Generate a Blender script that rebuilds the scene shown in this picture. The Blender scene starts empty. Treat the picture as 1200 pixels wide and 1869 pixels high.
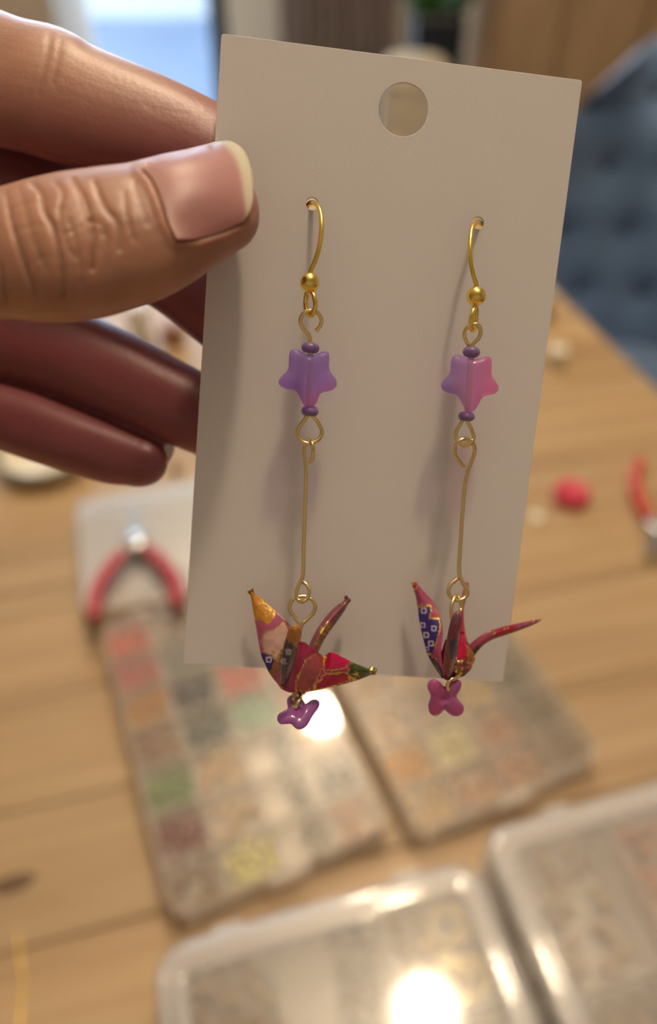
import bpy, bmesh, math, random
import numpy as np
from mathutils import Vector, Matrix
from mathutils.bvhtree import BVHTree

random.seed(7)
SC = bpy.context.scene
COL = SC.collection

# ------------------------------------------------------------------ camera
F = 1350.0                      # focal length in pixels of the 1200 x 1869 frame
PITCH = math.radians(43.3)
TABLE = 0.74                    # height of the table top
CAM = np.array([0.0, 0.0, TABLE + 0.37])
FW = np.array([0, math.cos(PITCH), -math.sin(PITCH)])
RT = np.array([1.0, 0, 0])
UP = np.cross(RT, FW)
cam_data = bpy.data.cameras.new('camera')
cam = bpy.data.objects.new('camera', cam_data)
COL.objects.link(cam)
cam.location = CAM
cam.rotation_euler = (math.pi / 2 - PITCH, 0, 0)
cam_data.sensor_fit = 'VERTICAL'
cam_data.lens = 6.7
cam_data.sensor_height = 6.7 * 1869 / F
cam_data.sensor_width = 6.7 * 1200 / F
cam_data.clip_start = 0.005
cam_data.clip_end = 60
cam_data.dof.use_dof = True
cam_data.dof.focus_distance = 0.1025
cam_data.dof.aperture_fstop = 2.0
SC.camera = cam

# ------------------------------------------------------------------ world, lamps, exposure
SC.view_settings.view_transform = 'Standard'
SC.view_settings.look = 'None'
SC.view_settings.gamma = 1.0
SC.view_settings.use_curve_mapping = False
SC.view_settings.exposure = 1.1
SC.cycles.max_bounces = 8
SC.cycles.caustics_reflective = False
SC.cycles.transparent_max_bounces = 24
w = bpy.data.worlds.new('sky')
SC.world = w
w.use_nodes = True
w.node_tree.nodes['Background'].inputs[0].default_value = (0.60, 0.76, 1.0, 1)
w.node_tree.nodes['Background'].inputs[1].default_value = 1.7

def lamp(name, loc, power, radius, colour):
    d = bpy.data.lights.new(name, 'POINT')
    d.energy = power
    d.shadow_soft_size = radius
    d.color = colour
    o = bpy.data.objects.new(name, d)
    COL.objects.link(o)
    o.location = loc
    return o

lamp('ceiling_lamp', (0.20, 0.405, TABLE + 1.5), 10.5, 0.048, (1.0, 0.80, 0.57))
lamp('ceiling_lamp', (-0.02, 1.12, TABLE + 1.5), 11.0, 0.042, (1.0, 0.80, 0.57))
d = bpy.data.lights.new('daylight', 'AREA')     # daylight coming through the glass door
d.shape = 'RECTANGLE'; d.size = 0.9; d.size_y = 2.0; d.energy = 18; d.color = (0.62, 0.80, 1.0)
dl = bpy.data.objects.new('daylight', d)
COL.objects.link(dl)
dl.location = (-0.86, 3.12, 1.05)
dl.rotation_euler = (-math.pi / 2, 0, 0)

# ------------------------------------------------------------------ projection helpers (pixel -> place at a real depth)
def ray(px, py):
    return FW + (px - 600) / F * RT - (py - 934.5) / F * UP
def at(px, py, depth):
    return CAM + ray(px, py) * depth
def on_table(px, py, h=0.0):
    r = ray(px, py)
    return CAM + r * ((TABLE + h - CAM[2]) / r[2])
def to_px(P):
    dd = P - CAM
    z = dd @ FW
    return 600 + F * (dd @ RT) / z, 934.5 - F * (dd @ UP) / z, z

# ------------------------------------------------------------------ object helpers
def tag(o, label=None, cat=None, group=None, kind=None):
    if label: o['label'] = label
    if cat: o['category'] = cat
    if group: o['group'] = group
    if kind: o['kind'] = kind
    return o
def link(name, me, mat=None, parent=None):
    o = bpy.data.objects.new(name, me)
    COL.objects.link(o)
    if mat is not None and me is not None and len(me.materials) == 0:
        me.materials.append(mat)
    if parent is not None:
        o.parent = parent
        o.matrix_parent_inverse = parent.matrix_basis.inverted()
    return o
def empty(name, loc, rz=0.0):
    o = bpy.data.objects.new(name, None)
    COL.objects.link(o)
    o.location = loc
    o.rotation_euler = (0, 0, rz)
    o.empty_display_size = 0.01
    return o
def mesh(name, verts, faces, smooth=True):
    me = bpy.data.meshes.new(name)
    me.from_pydata([tuple(v) for v in verts], [], [tuple(f) for f in faces])
    me.update()
    if smooth:
        me.polygons.foreach_set('use_smooth', [True] * len(me.polygons))
    return me
def bm_mesh(name, bm, smooth=False):
    me = bpy.data.meshes.new(name)
    bmesh.ops.recalc_face_normals(bm, faces=bm.faces)
    bm.to_mesh(me)
    bm.free()
    if smooth:
        me.polygons.foreach_set('use_smooth', [True] * len(me.polygons))
    return me
def box_mesh(name, size, loc=(0, 0, 0), bevel=0.0, seg=2, smooth=False):
    bm = bmesh.new()
    bmesh.ops.create_cube(bm, size=1)
    bmesh.ops.scale(bm, vec=size, verts=bm.verts)
    if bevel > 0:
        bmesh.ops.bevel(bm, geom=bm.edges[:], offset=bevel, segments=seg, affect='EDGES', profile=0.5)
    bmesh.ops.translate(bm, vec=loc, verts=bm.verts)
    return bm_mesh(name, bm, smooth)
def spline(pts, n):
    """Catmull-Rom through pts (any dimension), n samples per span"""
    P = np.array(pts, float)
    P = np.vstack([2 * P[0] - P[1], P, 2 * P[-1] - P[-2]])
    out = []
    for i in range(1, len(P) - 2):
        for k in range(n):
            t = k / n
            a, b, c, e = P[i - 1], P[i], P[i + 1], P[i + 2]
            out.append(0.5 * (2 * b + (c - a) * t + (2 * a - 5 * b + 4 * c - e) * t * t + (3 * b - a - 3 * c + e) * t ** 3))
    out.append(P[-2])
    return np.array(out)
def tube_data(path, radius, seg=10, closed=False):
    P = np.array(path, float)
    n = len(P)
    R = np.full(n, radius) if np.isscalar(radius) else np.array(radius)
    T = np.gradient(P, axis=0) if not closed else np.roll(P, -1, 0) - np.roll(P, 1, 0)
    T /= np.linalg.norm(T, axis=1)[:, None]
    nrm = np.cross(T[0], [0.31, 0.2, 0.93]); nrm /= np.linalg.norm(nrm)
    V, Fc = [], []
    for i in range(n):
        nrm = nrm - T[i] * (nrm @ T[i]); nrm /= np.linalg.norm(nrm)
        b = np.cross(T[i], nrm)
        for k in range(seg):
            a = 2 * math.pi * k / seg
            V.append(P[i] + R[i] * (math.cos(a) * nrm + math.sin(a) * b))
    for i in range(n if closed else n - 1):
        j = (i + 1) % n
        for k in range(seg):
            k2 = (k + 1) % seg
            Fc.append((i * seg + k, i * seg + k2, j * seg + k2, j * seg + k))
    if not closed:
        Fc.append(tuple(range(seg))[::-1]); Fc.append(tuple((n - 1) * seg + k for k in range(seg)))
    return V, Fc
def tube(name, path, radius, mat, parent=None, seg=10, closed=False):
    V, Fc = tube_data(path, radius, seg, closed)
    return link(name, mesh(name, V, Fc), mat, parent)
def lathe(name, prof, seg=32):
    V, Fc = [], []
    for r, z in prof:
        for k in range(seg):
            a = 2 * math.pi * k / seg
            V.append((r * math.cos(a), r * math.sin(a), z))
    for i in range(len(prof) - 1):
        for k in range(seg):
            k2 = (k + 1) % seg
            Fc.append((i * seg + k, i * seg + k2, (i + 1) * seg + k2, (i + 1) * seg + k))
    Fc.append(tuple(range(seg))[::-1]); Fc.append(tuple((len(prof) - 1) * seg + k for k in range(seg)))
    return mesh(name, V, Fc)
def rrect(wd, ht, r, n=6):
    out = []
    for cx, cy, a0 in ((wd / 2 - r, ht / 2 - r, 0), (-wd / 2 + r, ht / 2 - r, 90), (-wd / 2 + r, -ht / 2 + r, 180), (wd / 2 - r, -ht / 2 + r, 270)):
        for k in range(n + 1):
            a = math.radians(a0 + 90 * k / n)
            out.append((cx + r * math.cos(a), cy + r * math.sin(a)))
    return out

# ------------------------------------------------------------------ materials
def lin(r, g, b):
    return tuple(((c / 255) / 12.92 if c / 255 <= 0.04045 else ((c / 255 + 0.055) / 1.055) ** 2.4) for c in (r, g, b)) + (1,)
def mat(name, colour=(0.5, 0.5, 0.5, 1), rough=0.5, metal=0.0, **kw):
    m = bpy.data.materials.new(name)
    m.use_nodes = True
    b = m.node_tree.nodes['Principled BSDF']
    b.inputs['Base Color'].default_value = colour
    b.inputs['Roughness'].default_value = rough
    b.inputs['Metallic'].default_value = metal
    for k, v in kw.items():
        b.inputs[k.replace('_', ' ')].default_value = v
    return m
def N(m, kind, **props):
    n = m.node_tree.nodes.new(kind)
    for k, v in props.items():
        setattr(n, k, v)
    return n
def L(m, a, b):
    m.node_tree.links.new(a, b)
def bsdf(m):
    return m.node_tree.nodes['Principled BSDF']
def ramp(m, stops, fac):
    n = N(m, 'ShaderNodeValToRGB')
    e = n.color_ramp.elements
    e[0].position, e[0].color = stops[0]
    e[1].position, e[1].color = stops[-1]
    for p, c in stops[1:-1]:
        x = e.new(p); x.color = c
    L(m, fac, n.inputs[0])
    return n
def noise_mat(name, c1, c2, scale, rough=0.5, stretch=(1, 1, 1), bump=0.0, detail=4, coord='Object', **kw):
    m = mat(name, c1, rough, **kw)
    tc = N(m, 'ShaderNodeTexCoord'); mp = N(m, 'ShaderNodeMapping'); nz = N(m, 'ShaderNodeTexNoise')
    mp.inputs['Scale'].default_value = stretch
    nz.inputs['Scale'].default_value = scale
    nz.inputs['Detail'].default_value = detail
    L(m, tc.outputs[coord], mp.inputs[0]); L(m, mp.outputs[0], nz.inputs['Vector'])
    r = ramp(m, [(0.3, c1), (0.7, c2)], nz.outputs[0])
    L(m, r.outputs[0], bsdf(m).inputs['Base Color'])
    if bump:
        bp = N(m, 'ShaderNodeBump'); bp.inputs['Strength'].default_value = bump; bp.inputs['Distance'].default_value = 0.002
        L(m, nz.outputs[0], bp.inputs['Height']); L(m, bp.outputs[0], bsdf(m).inputs['Normal'])
    return m
def clear_mix(name, colour, opacity, rough, tint=(1, 1, 1, 1), spec=0.5):
    """plastic: part of the light passes straight through, the rest is scattered or mirrored"""
    m = mat(name, colour, rough)
    bsdf(m).inputs['Specular IOR Level'].default_value = spec
    t = N(m, 'ShaderNodeBsdfTransparent'); t.inputs[0].default_value = tint
    mx = N(m, 'ShaderNodeMixShader'); mx.inputs[0].default_value = opacity
    L(m, t.outputs[0], mx.inputs[1]); L(m, bsdf(m).outputs[0], mx.inputs[2])
    L(m, mx.outputs[0], m.node_tree.nodes['Material Output'].inputs[0])
    return m

def lid_mat(name, colour, haze, rough):
    m = mat(name, colour, 0.5)
    t = N(m, 'ShaderNodeBsdfTransparent'); mx = N(m, 'ShaderNodeMixShader'); mx.inputs[0].default_value = haze
    gl = N(m, 'ShaderNodeBsdfGlossy'); gl.inputs['Roughness'].default_value = rough
    fr = N(m, 'ShaderNodeFresnel'); fr.inputs['IOR'].default_value = 1.45
    m2 = N(m, 'ShaderNodeMixShader')
    L(m, t.outputs[0], mx.inputs[1]); L(m, bsdf(m).outputs[0], mx.inputs[2])
    L(m, fr.outputs[0], m2.inputs[0]); L(m, mx.outputs[0], m2.inputs[1]); L(m, gl.outputs[0], m2.inputs[2])
    L(m, m2.outputs[0], m.node_tree.nodes['Material Output'].inputs[0])
    return m
M = {}
# pine staves: long grain, a few knots
m = mat('pine', (0.5, 0.33, 0.17, 1), 0.42)
tc = N(m, 'ShaderNodeTexCoord'); oi = N(m, 'ShaderNodeObjectInfo'); mp = N(m, 'ShaderNodeMapping')
add = N(m, 'ShaderNodeVectorMath', operation='ADD'); sc_ = N(m, 'ShaderNodeVectorMath', operation='SCALE')
sc_.inputs['Scale'].default_value = 3.7
cmb = N(m, 'ShaderNodeCombineXYZ')
for k in range(3): L(m, oi.outputs['Random'], cmb.inputs[k])
L(m, cmb.outputs[0], sc_.inputs[0]); L(m, tc.outputs['Object'], add.inputs[0]); L(m, sc_.outputs[0], add.inputs[1])
L(m, add.outputs[0], mp.inputs[0]); mp.inputs['Scale'].default_value = (1.2, 22, 22)
nz = N(m, 'ShaderNodeTexNoise'); nz.inputs['Scale'].default_value = 2.6; nz.inputs['Detail'].default_value = 6; nz.inputs['Distortion'].default_value = 0.6
L(m, mp.outputs[0], nz.inputs['Vector'])
r1 = ramp(m, [(0.28, (0.36, 0.225, 0.105, 1)), (0.5, (0.51, 0.345, 0.18, 1)), (0.75, (0.58, 0.42, 0.24, 1))], nz.outputs[0])
hs = N(m, 'ShaderNodeHueSaturation')
mr = N(m, 'ShaderNodeMapRange'); mr.inputs['To Min'].default_value = 0.82; mr.inputs['To Max'].default_value = 1.12
L(m, oi.outputs['Random'], mr.inputs[0]); L(m, mr.outputs[0], hs.inputs['Value'])
L(m, r1.outputs[0], hs.inputs['Color']); L(m, hs.outputs[0], bsdf(m).inputs['Base Color'])
M['pine'] = m
M['knot'] = mat('knot', (0.13, 0.075, 0.03, 1), 0.5)
M['wall'] = noise_mat('wall_paint', (0.55, 0.47, 0.37, 1), (0.60, 0.52, 0.42, 1), 6, 0.8)
M['wall_grey'] = noise_mat('wall_grey', (0.66, 0.62, 0.55, 1), (0.72, 0.68, 0.60, 1), 5, 0.8)
M['ceiling'] = mat('ceiling_paint', (0.75, 0.72, 0.66, 1), 0.9)
M['floor'] = noise_mat('floor_boards', (0.16, 0.10, 0.06, 1), (0.24, 0.16, 0.10, 1), 5, 0.45, (1, 9, 1))
M['frame'] = mat('dark_frame', (0.035, 0.04, 0.05, 1), 0.4)
M['terrace'] = noise_mat('terrace', (0.11, 0.17, 0.26, 1), (0.19, 0.26, 0.36, 1), 1.2, 0.5)
M['render_white'] = mat('white_render', (0.9, 0.9, 0.9, 1), 0.8)
M['glass'] = clear_mix('door_glass', (0.8, 0.85, 0.9, 1), 0.06, 0.05)
M['curtain'] = noise_mat('curtain', (0.24, 0.19, 0.175, 1), (0.30, 0.24, 0.22, 1), 40, 0.9)
M['wardrobe'] = noise_mat('wardrobe_wood', (0.40, 0.27, 0.155, 1), (0.52, 0.36, 0.21, 1), 4, 0.5, (6, 6, 0.7))
M['dark'] = mat('dark_lacquer', (0.012, 0.013, 0.018, 1), 0.4)
M['leaf'] = noise_mat('leaf', (0.03, 0.10, 0.02, 1), (0.07, 0.18, 0.04, 1), 30, 0.5)
M['cream'] = noise_mat('cream_fabric', (0.55, 0.47, 0.34, 1), (0.62, 0.54, 0.40, 1), 60, 0.9)
M['velvet'] = noise_mat('blue_velvet', (0.095, 0.175, 0.335, 1), (0.155, 0.265, 0.46, 1), 9, 0.75, Sheen_Weight=0.5)
M['velvet_dark'] = mat('velvet_button', (0.03, 0.035, 0.045, 1), 0.8)
M['gold'] = mat('gold_plate', (1.0, 0.74, 0.20, 1), 0.18, 1.0)
M['brass'] = mat('brass_wire', (0.90, 0.73, 0.38, 1), 0.2, 1.0)
M['steel'] = mat('steel', (0.55, 0.55, 0.54, 1), 0.3, 1.0)
M['red_grip'] = mat('red_grip', (0.50, 0.06, 0.09, 1), 0.4)
M['orange_grip'] = mat('orange_red_grip', (0.55, 0.05, 0.03, 1), 0.4)
M['dark_grip'] = mat('dark_grip', (0.03, 0.03, 0.035, 1), 0.5)
M['cap'] = mat('pink_red_plastic', (0.60, 0.045, 0.095, 1), 0.35)
M['porcelain'] = mat('porcelain', (0.80, 0.74, 0.60, 1), 0.3)
M['glaze'] = mat('grey_green_glaze', (0.30, 0.31, 0.24, 1), 0.35)
M['brown_bead'] = mat('brown_bead', (0.18, 0.08, 0.03, 1), 0.3)
M['white_plastic'] = mat('white_plastic', (0.72, 0.70, 0.66, 1), 0.4)
M['rust'] = mat('rust_paint', (0.30, 0.14, 0.07, 1), 0.5)
M['tray'] = clear_mix('tray_plastic', (0.97, 0.90, 0.79, 1), 0.42, 0.28)
M['frost'] = clear_mix('frosted_plastic', (0.95, 0.92, 0.88, 1), 0.42, 0.22)
M['rim_gloss'] = lid_mat('rim_gloss', (0.92, 0.93, 0.96, 1), 0.22, 0.05)
M['hazy_lid'] = lid_mat('hazy_lid', (0.92, 0.88, 0.84, 1), 0.22, 0.3)
M['lid'] = lid_mat('lid_plastic', (0.96, 0.87, 0.73, 1), 0.045, 0.05)
M['frost_lid'] = lid_mat('frosted_lid', (0.95, 0.88, 0.79, 1), 0.15, 0.07)
m = mat('card_stock', (0.77, 0.75, 0.76, 1), 0.55)
tc = N(m, 'ShaderNodeTexCoord'); nz = N(m, 'ShaderNodeTexNoise'); nz.inputs['Scale'].default_value = 2500
L(m, tc.outputs['Object'], nz.inputs['Vector'])
bp = N(m, 'ShaderNodeBump'); bp.inputs['Strength'].default_value = 0.08; bp.inputs['Distance'].default_value = 0.0002
L(m, nz.outputs[0], bp.inputs['Height']); L(m, bp.outputs[0], bsdf(m).inputs['Normal'])
M['card'] = m

# ------------------------------------------------------------------ room
RX0, RX1, RY0, RY1, RH = -2.2, 2.4, -1.6, 3.2, 2.45
def struct(name, me, mt):
    return tag(link(name, me, mt), kind='structure')
struct('floor', box_mesh('floor', (RX1 - RX0, RY1 - RY0, 0.1), ((RX0 + RX1) / 2, (RY0 + RY1) / 2, -0.05)), M['floor'])
struct('ceiling', box_mesh('ceiling', (RX1 - RX0, RY1 - RY0, 0.1), ((RX0 + RX1) / 2, (RY0 + RY1) / 2, RH + 0.05)), M['ceiling'])
struct('wall_left', box_mesh('wall_left', (0.1, RY1 - RY0, RH), (RX0 - 0.05, (RY0 + RY1) / 2, RH / 2)), M['wall'])
struct('wall_right', box_mesh('wall_right', (0.1, RY1 - RY0, RH), (RX1 + 0.05, (RY0 + RY1) / 2, RH / 2)), M['wall'])
struct('wall_front', box_mesh('wall_front', (RX1 - RX0 + 0.2, 0.1, RH), ((RX0 + RX1) / 2, RY0 - 0.05, RH / 2)), M['wall'])
DX0, DX1, DH = -1.40, -0.37, 2.1             # opening of the glass door
bm = bmesh.new()
for x0, x1, z0, z1 in ((RX0 - 0.1, DX0, 0, RH), (DX1, RX1 + 0.1, 0, RH), (DX0, DX1, DH, RH)):
    r_ = bmesh.ops.create_cube(bm, size=1)
    bmesh.ops.scale(bm, vec=(x1 - x0, 0.1, z1 - z0), verts=r_['verts'])
    bmesh.ops.translate(bm, vec=((x0 + x1) / 2, RY1 + 0.05, (z0 + z1) / 2), verts=r_['verts'])
struct('wall_back', bm_mesh('wall_back', bm), M['wall_grey'])
door = tag(empty('door_1', ((DX0 + DX1) / 2, RY1 + 0.04, 0)), kind='structure')
for nm, sx, sz, cx, cz in (('door_stile', 0.07, DH, DX0 + 0.035, DH / 2), ('door_stile', 0.07, DH, DX1 - 0.035, DH / 2),
                           ('door_rail', DX1 - DX0 - 0.14, 0.09, (DX0 + DX1) / 2, 0.045), ('door_rail', DX1 - DX0 - 0.14, 0.08, (DX0 + DX1) / 2, DH - 0.04)):
    link(nm, box_mesh(nm, (sx, 0.06, sz), (cx, RY1 + 0.04, cz), 0.004), M['frame'], door)
link('pane', box_mesh('pane', (DX1 - DX0 - 0.14, 0.008, DH - 0.17), ((DX0 + DX1) / 2, RY1 + 0.05, DH / 2 + 0.005)), M['glass'], door)
struct('terrace_ground', box_mesh('terrace_ground', (14, 9, 0.1), (-1, RY1 + 4.65, -0.07)), M['terrace'])
struct('terrace_wall', box_mesh('terrace_wall', (14, 0.2, 1.1), (-1.5, RY1 + 3.65, 0.53)), M['render_white'])

# ------------------------------------------------------------------ things against the back wall
def back_x(px, y=3.1, py=60):
    r = ray(px, py)
    return CAM[0] + r[0] * (y / r[1])
# curtain
V, Fc = [], []
x0, x1 = back_x(515), back_x(722)
n = 60
for i in range(n + 1):
    x = x0 + (x1 - x0) * i / n
    y = 3.08 + 0.022 * math.sin(i * 0.95) + 0.008 * math.sin(i * 0.41)
    for z in (0.03, 0.5, 1.0, 1.6, 2.2):
        V.append((x, y, z))
for i in range(n):
    for k in range(4):
        Fc.append((i * 5 + k, (i + 1) * 5 + k, (i + 1) * 5 + k + 1, i * 5 + k + 1))
c = tag(link('curtain', mesh('curtain', V, Fc), M['curtain']), 'taupe floor-length curtain hanging on the back wall above the card', 'curtain')
md = c.modifiers.new('thickness', 'SOLIDIFY'); md.thickness = 0.004
# beige cabinet beside the glass door
cab = empty('cabinet', (back_x(118, 2.5, 30) - 0.32, 2.62, 0))
tag(cab, 'beige cabinet beside the glass door, seen above the index finger', 'cabinet')
cx = cab.location.x
link('body', box_mesh('body', (0.62, 0.38, 0.95), (cx, 2.62, 0.475), 0.006), M['wall'], cab)
link('cabinet_door', box_mesh('cabinet_door', (0.29, 0.02, 0.85), (cx - 0.15, 2.42, 0.48), 0.004), M['wall'], cab)
link('cabinet_door', box_mesh('cabinet_door', (0.29, 0.02, 0.85), (cx + 0.15, 2.42, 0.48), 0.004), M['wall'], cab)
# wooden wardrobe
wx0 = back_x(858, 2.75, 60)
wd = empty('wardrobe', (wx0 + 0.65, 2.9, 0))
tag(wd, 'brown wooden wardrobe behind the blue tufted chair', 'wardrobe')
link('carcass', box_mesh('carcass', (1.3, 0.5, 2.0), (wx0 + 0.65, 2.93, 1.0), 0.005), M['wardrobe'], wd)
for k in range(5):
    link('panel', box_mesh('panel', (0.24, 0.03, 1.9), (wx0 + 0.14 + k * 0.256, 2.67, 1.0), 0.008), M['wardrobe'], wd)
# dark planter with leaves
px0, px1 = back_x(752, 2.45, 60), back_x(846, 2.45, 60)
pl = empty('planter', ((px0 + px1) / 2, 2.5, 0))
tag(pl, 'black square planter with green leaves beside the wardrobe', 'planter')
link('pot', box_mesh('pot', (px1 - px0, 0.2, 0.71), ((px0 + px1) / 2, 2.5, 0.355), 0.012), M['dark'], pl)
for k in range(26):
    a = random.uniform(0, 6.28); rr = random.uniform(0.01, 0.08); ln = random.uniform(0.12, 0.28)
    base = np.array([(px0 + px1) / 2 + rr * math.cos(a), 2.5 + rr * math.sin(a), 0.69])
    dirv = np.array([math.cos(a) * 0.35, math.sin(a) * 0.2, 1.0]); dirv /= np.linalg.norm(dirv)
    sd = np.cross(dirv, [math.cos(a + 1), math.sin(a + 1), 0.2]); sd /= np.linalg.norm(sd)
    Vv = []
    for t, wv in ((0, 0.003), (0.3, 0.018), (0.6, 0.022), (0.85, 0.012), (1, 0.001)):
        q = base + dirv * ln * t + np.array([math.cos(a), math.sin(a), -0.2]) * 0.08 * t * t
        Vv += [q - sd * wv, q + sd * wv]
    link('leaf', mesh('leaf', Vv, [(2 * i, 2 * i + 1, 2 * i + 3, 2 * i + 2) for i in range(4)]), M['leaf'], pl)
# cream pouf in front of it
pf = empty('stool', (0.20, 1.95, 0))
tag(pf, 'cream upholstered stool seen just above the top edge of the card', 'stool')
prof = [(0.07, 0.0), (0.082, 0.02), (0.086, 0.1), (0.088, 0.4), (0.086, 0.65), (0.08, 0.685), (0.065, 0.705), (0.02, 0.71)]
o = link('cushion', lathe('cushion', prof, 40), M['cream'], pf); o.matrix_parent_inverse = Matrix()
o = link('piping', mesh('piping', *tube_data([(0.085 * math.cos(a), 0.085 * math.sin(a), 0.665) for a in np.linspace(0, 2 * math.pi, 48, endpoint=False)], 0.005, 8, True)), M['cream'], pf); o.matrix_parent_inverse = Matrix()

# ------------------------------------------------------------------ table
TA = math.radians(14.5)
tab = empty('table', (0, 0, 0), TA)
tag(tab, 'pale pine table of long staves under the bead boxes', 'table')
PW = 0.0663
e2s = [0.0055 + (k - 7) * PW for k in range(25)]
plank_me = [box_mesh('plank', (1.55, PW - 0.0006, 0.028), (0, 0, 0), 0.0009, 2) for _ in range(1)][0]
plank_me.materials.append(M['pine'])
for e in e2s:
    o = link('plank', plank_me, None, tab); o.matrix_parent_inverse = Matrix()
    o.location = (0.42 - 0.775, e + PW / 2, TABLE - 0.014)
ya, yb = e2s[0], e2s[-1] + PW
for sx in (-1.06, 0.34):
    for sy in (ya + 0.08, yb - 0.08):
        o = link('leg', box_mesh('leg', (0.07, 0.07, TABLE - 0.028), (sx, sy, (TABLE - 0.028) / 2), 0.005), M['pine'], tab); o.matrix_parent_inverse = Matrix()
for sy in (ya + 0.08, yb - 0.08):
    o = link('apron', box_mesh('apron', (1.33, 0.025, 0.09), (-0.36, sy, TABLE - 0.073), 0.003), M['pine'], tab); o.matrix_parent_inverse = Matrix()
# knot in the wood, left
kp = on_table(22, 1614)
V = [(0.011 * math.cos(a) * (1 + 0.15 * math.sin(3 * a)), 0.0045 * math.sin(a), TABLE + 0.00008) for a in np.linspace(0, 2 * math.pi, 24, endpoint=False)]
kn = mesh('knot', [(kp[0] + math.cos(TA) * x - math.sin(TA) * y, kp[1] + math.sin(TA) * x + math.cos(TA) * y, z) for x, y, z in V] , [tuple(range(24))])
link('knot', kn, M['knot'], tab)

# ------------------------------------------------------------------ tufted chair
ch = empty('tufted_chair', (0.497, 1.24, 0), math.radians(-6))
tag(ch, 'blue-grey tufted velvet chair at the right edge of the table', 'chair')
def chpart(nm, me, mt):
    o = link(nm, me, mt, ch); o.matrix_parent_inverse = Matrix(); return o
BW, BB, BT = 0.25, 0.30, 0.868          # half width, bottom, top of the backrest
V, Fc = [], []
nx, nz_ = 40, 44
buttons = [(-0.16 + 0.108 * i + (0.054 if j % 2 else 0), 0.50 + 0.10 * j) for j in range(4) for i in range(4)]
buttons = [b for b in buttons if abs(b[0]) < 0.21 - 0.35 * max(0, b[1] - 0.6)]
for side in (-1, 1):
    for j in range(nz_ + 1):
        t = j / nz_
        z = BB + (BT - BB) * t
        hw = BW * (1 - 0.8 * max(0, (t - 0.45) / 0.55) ** 1.8)
        for i in range(nx + 1):
            s = -1 + 2 * i / nx
            x = hw * s
            puff = 0.045 * (1 - abs(s) ** 4) * (1 - abs(2 * t - 1) ** 6) + 0.006
            y = side * puff + 0.10 * (s * s) * -1 + 0.05 * t
            if side < 0:
                for bx_, bz_ in buttons:
                    d2 = (x - bx_) ** 2 + (z - bz_) ** 2
                    y += 0.022 * math.exp(-d2 / 0.0007)
            V.append((x, y, z))
S = (nx + 1) * (nz_ + 1)
for sd in (0, 1):
    for j in range(nz_):
        for i in range(nx):
            q = [sd * S + j * (nx + 1) + i, sd * S + j * (nx + 1) + i + 1, sd * S + (j + 1) * (nx + 1) + i + 1, sd * S + (j + 1) * (nx + 1) + i]
            Fc.append(q if sd == 0 else q[::-1])
ring = [i for i in range(nx + 1)] + [(j) * (nx + 1) + nx for j in range(1, nz_ + 1)] + [nz_ * (nx + 1) + i for i in range(nx - 1, -1, -1)] + [j * (nx + 1) for j in range(nz_ - 1, 0, -1)]
for k in range(len(ring)):
    a, b = ring[k], ring[(k + 1) % len(ring)]
    Fc.append((b, a, S + a, S + b))
chpart('backrest', mesh('backrest', V, Fc), M['velvet'])
bme = None
for bx_, bz_ in buttons:
    t = (bz_ - BB) / (BT - BB)
    hw = BW * (1 - 0.8 * max(0, (t - 0.45) / 0.55) ** 1.8)
    s = bx_ / hw
    y = -0.045 * (1 - abs(s) ** 4) * (1 - abs(2 * t - 1) ** 6) - 0.006 - 0.10 * s * s + 0.05 * t + 0.021
    if bme is None:
        bm = bmesh.new(); bmesh.ops.create_uvsphere(bm, u_segments=12, v_segments=8, radius=0.009)
        bmesh.ops.scale(bm, vec=(1, 0.5, 1), verts=bm.verts); bme = bm_mesh('button', bm, True); bme.materials.append(M['velvet_dark'])
    o = chpart('button', bme, None); o.location = (bx_, y, bz_)
chpart('seat', box_mesh('seat', (0.52, 0.46, 0.12), (0, -0.20, 0.35), 0.04, 4, True), M['velvet'])
for sx in (-1, 1):
    for sy in (-0.38, 0.0):
        V, Fc = tube_data([(sx * 0.21, sy, 0.30), (sx * 0.235, sy + (0.03 if sy == 0 else -0.03), 0.0)], [0.018, 0.011], 12)
        chpart('leg', mesh('leg', V, Fc), M['dark'])

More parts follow.
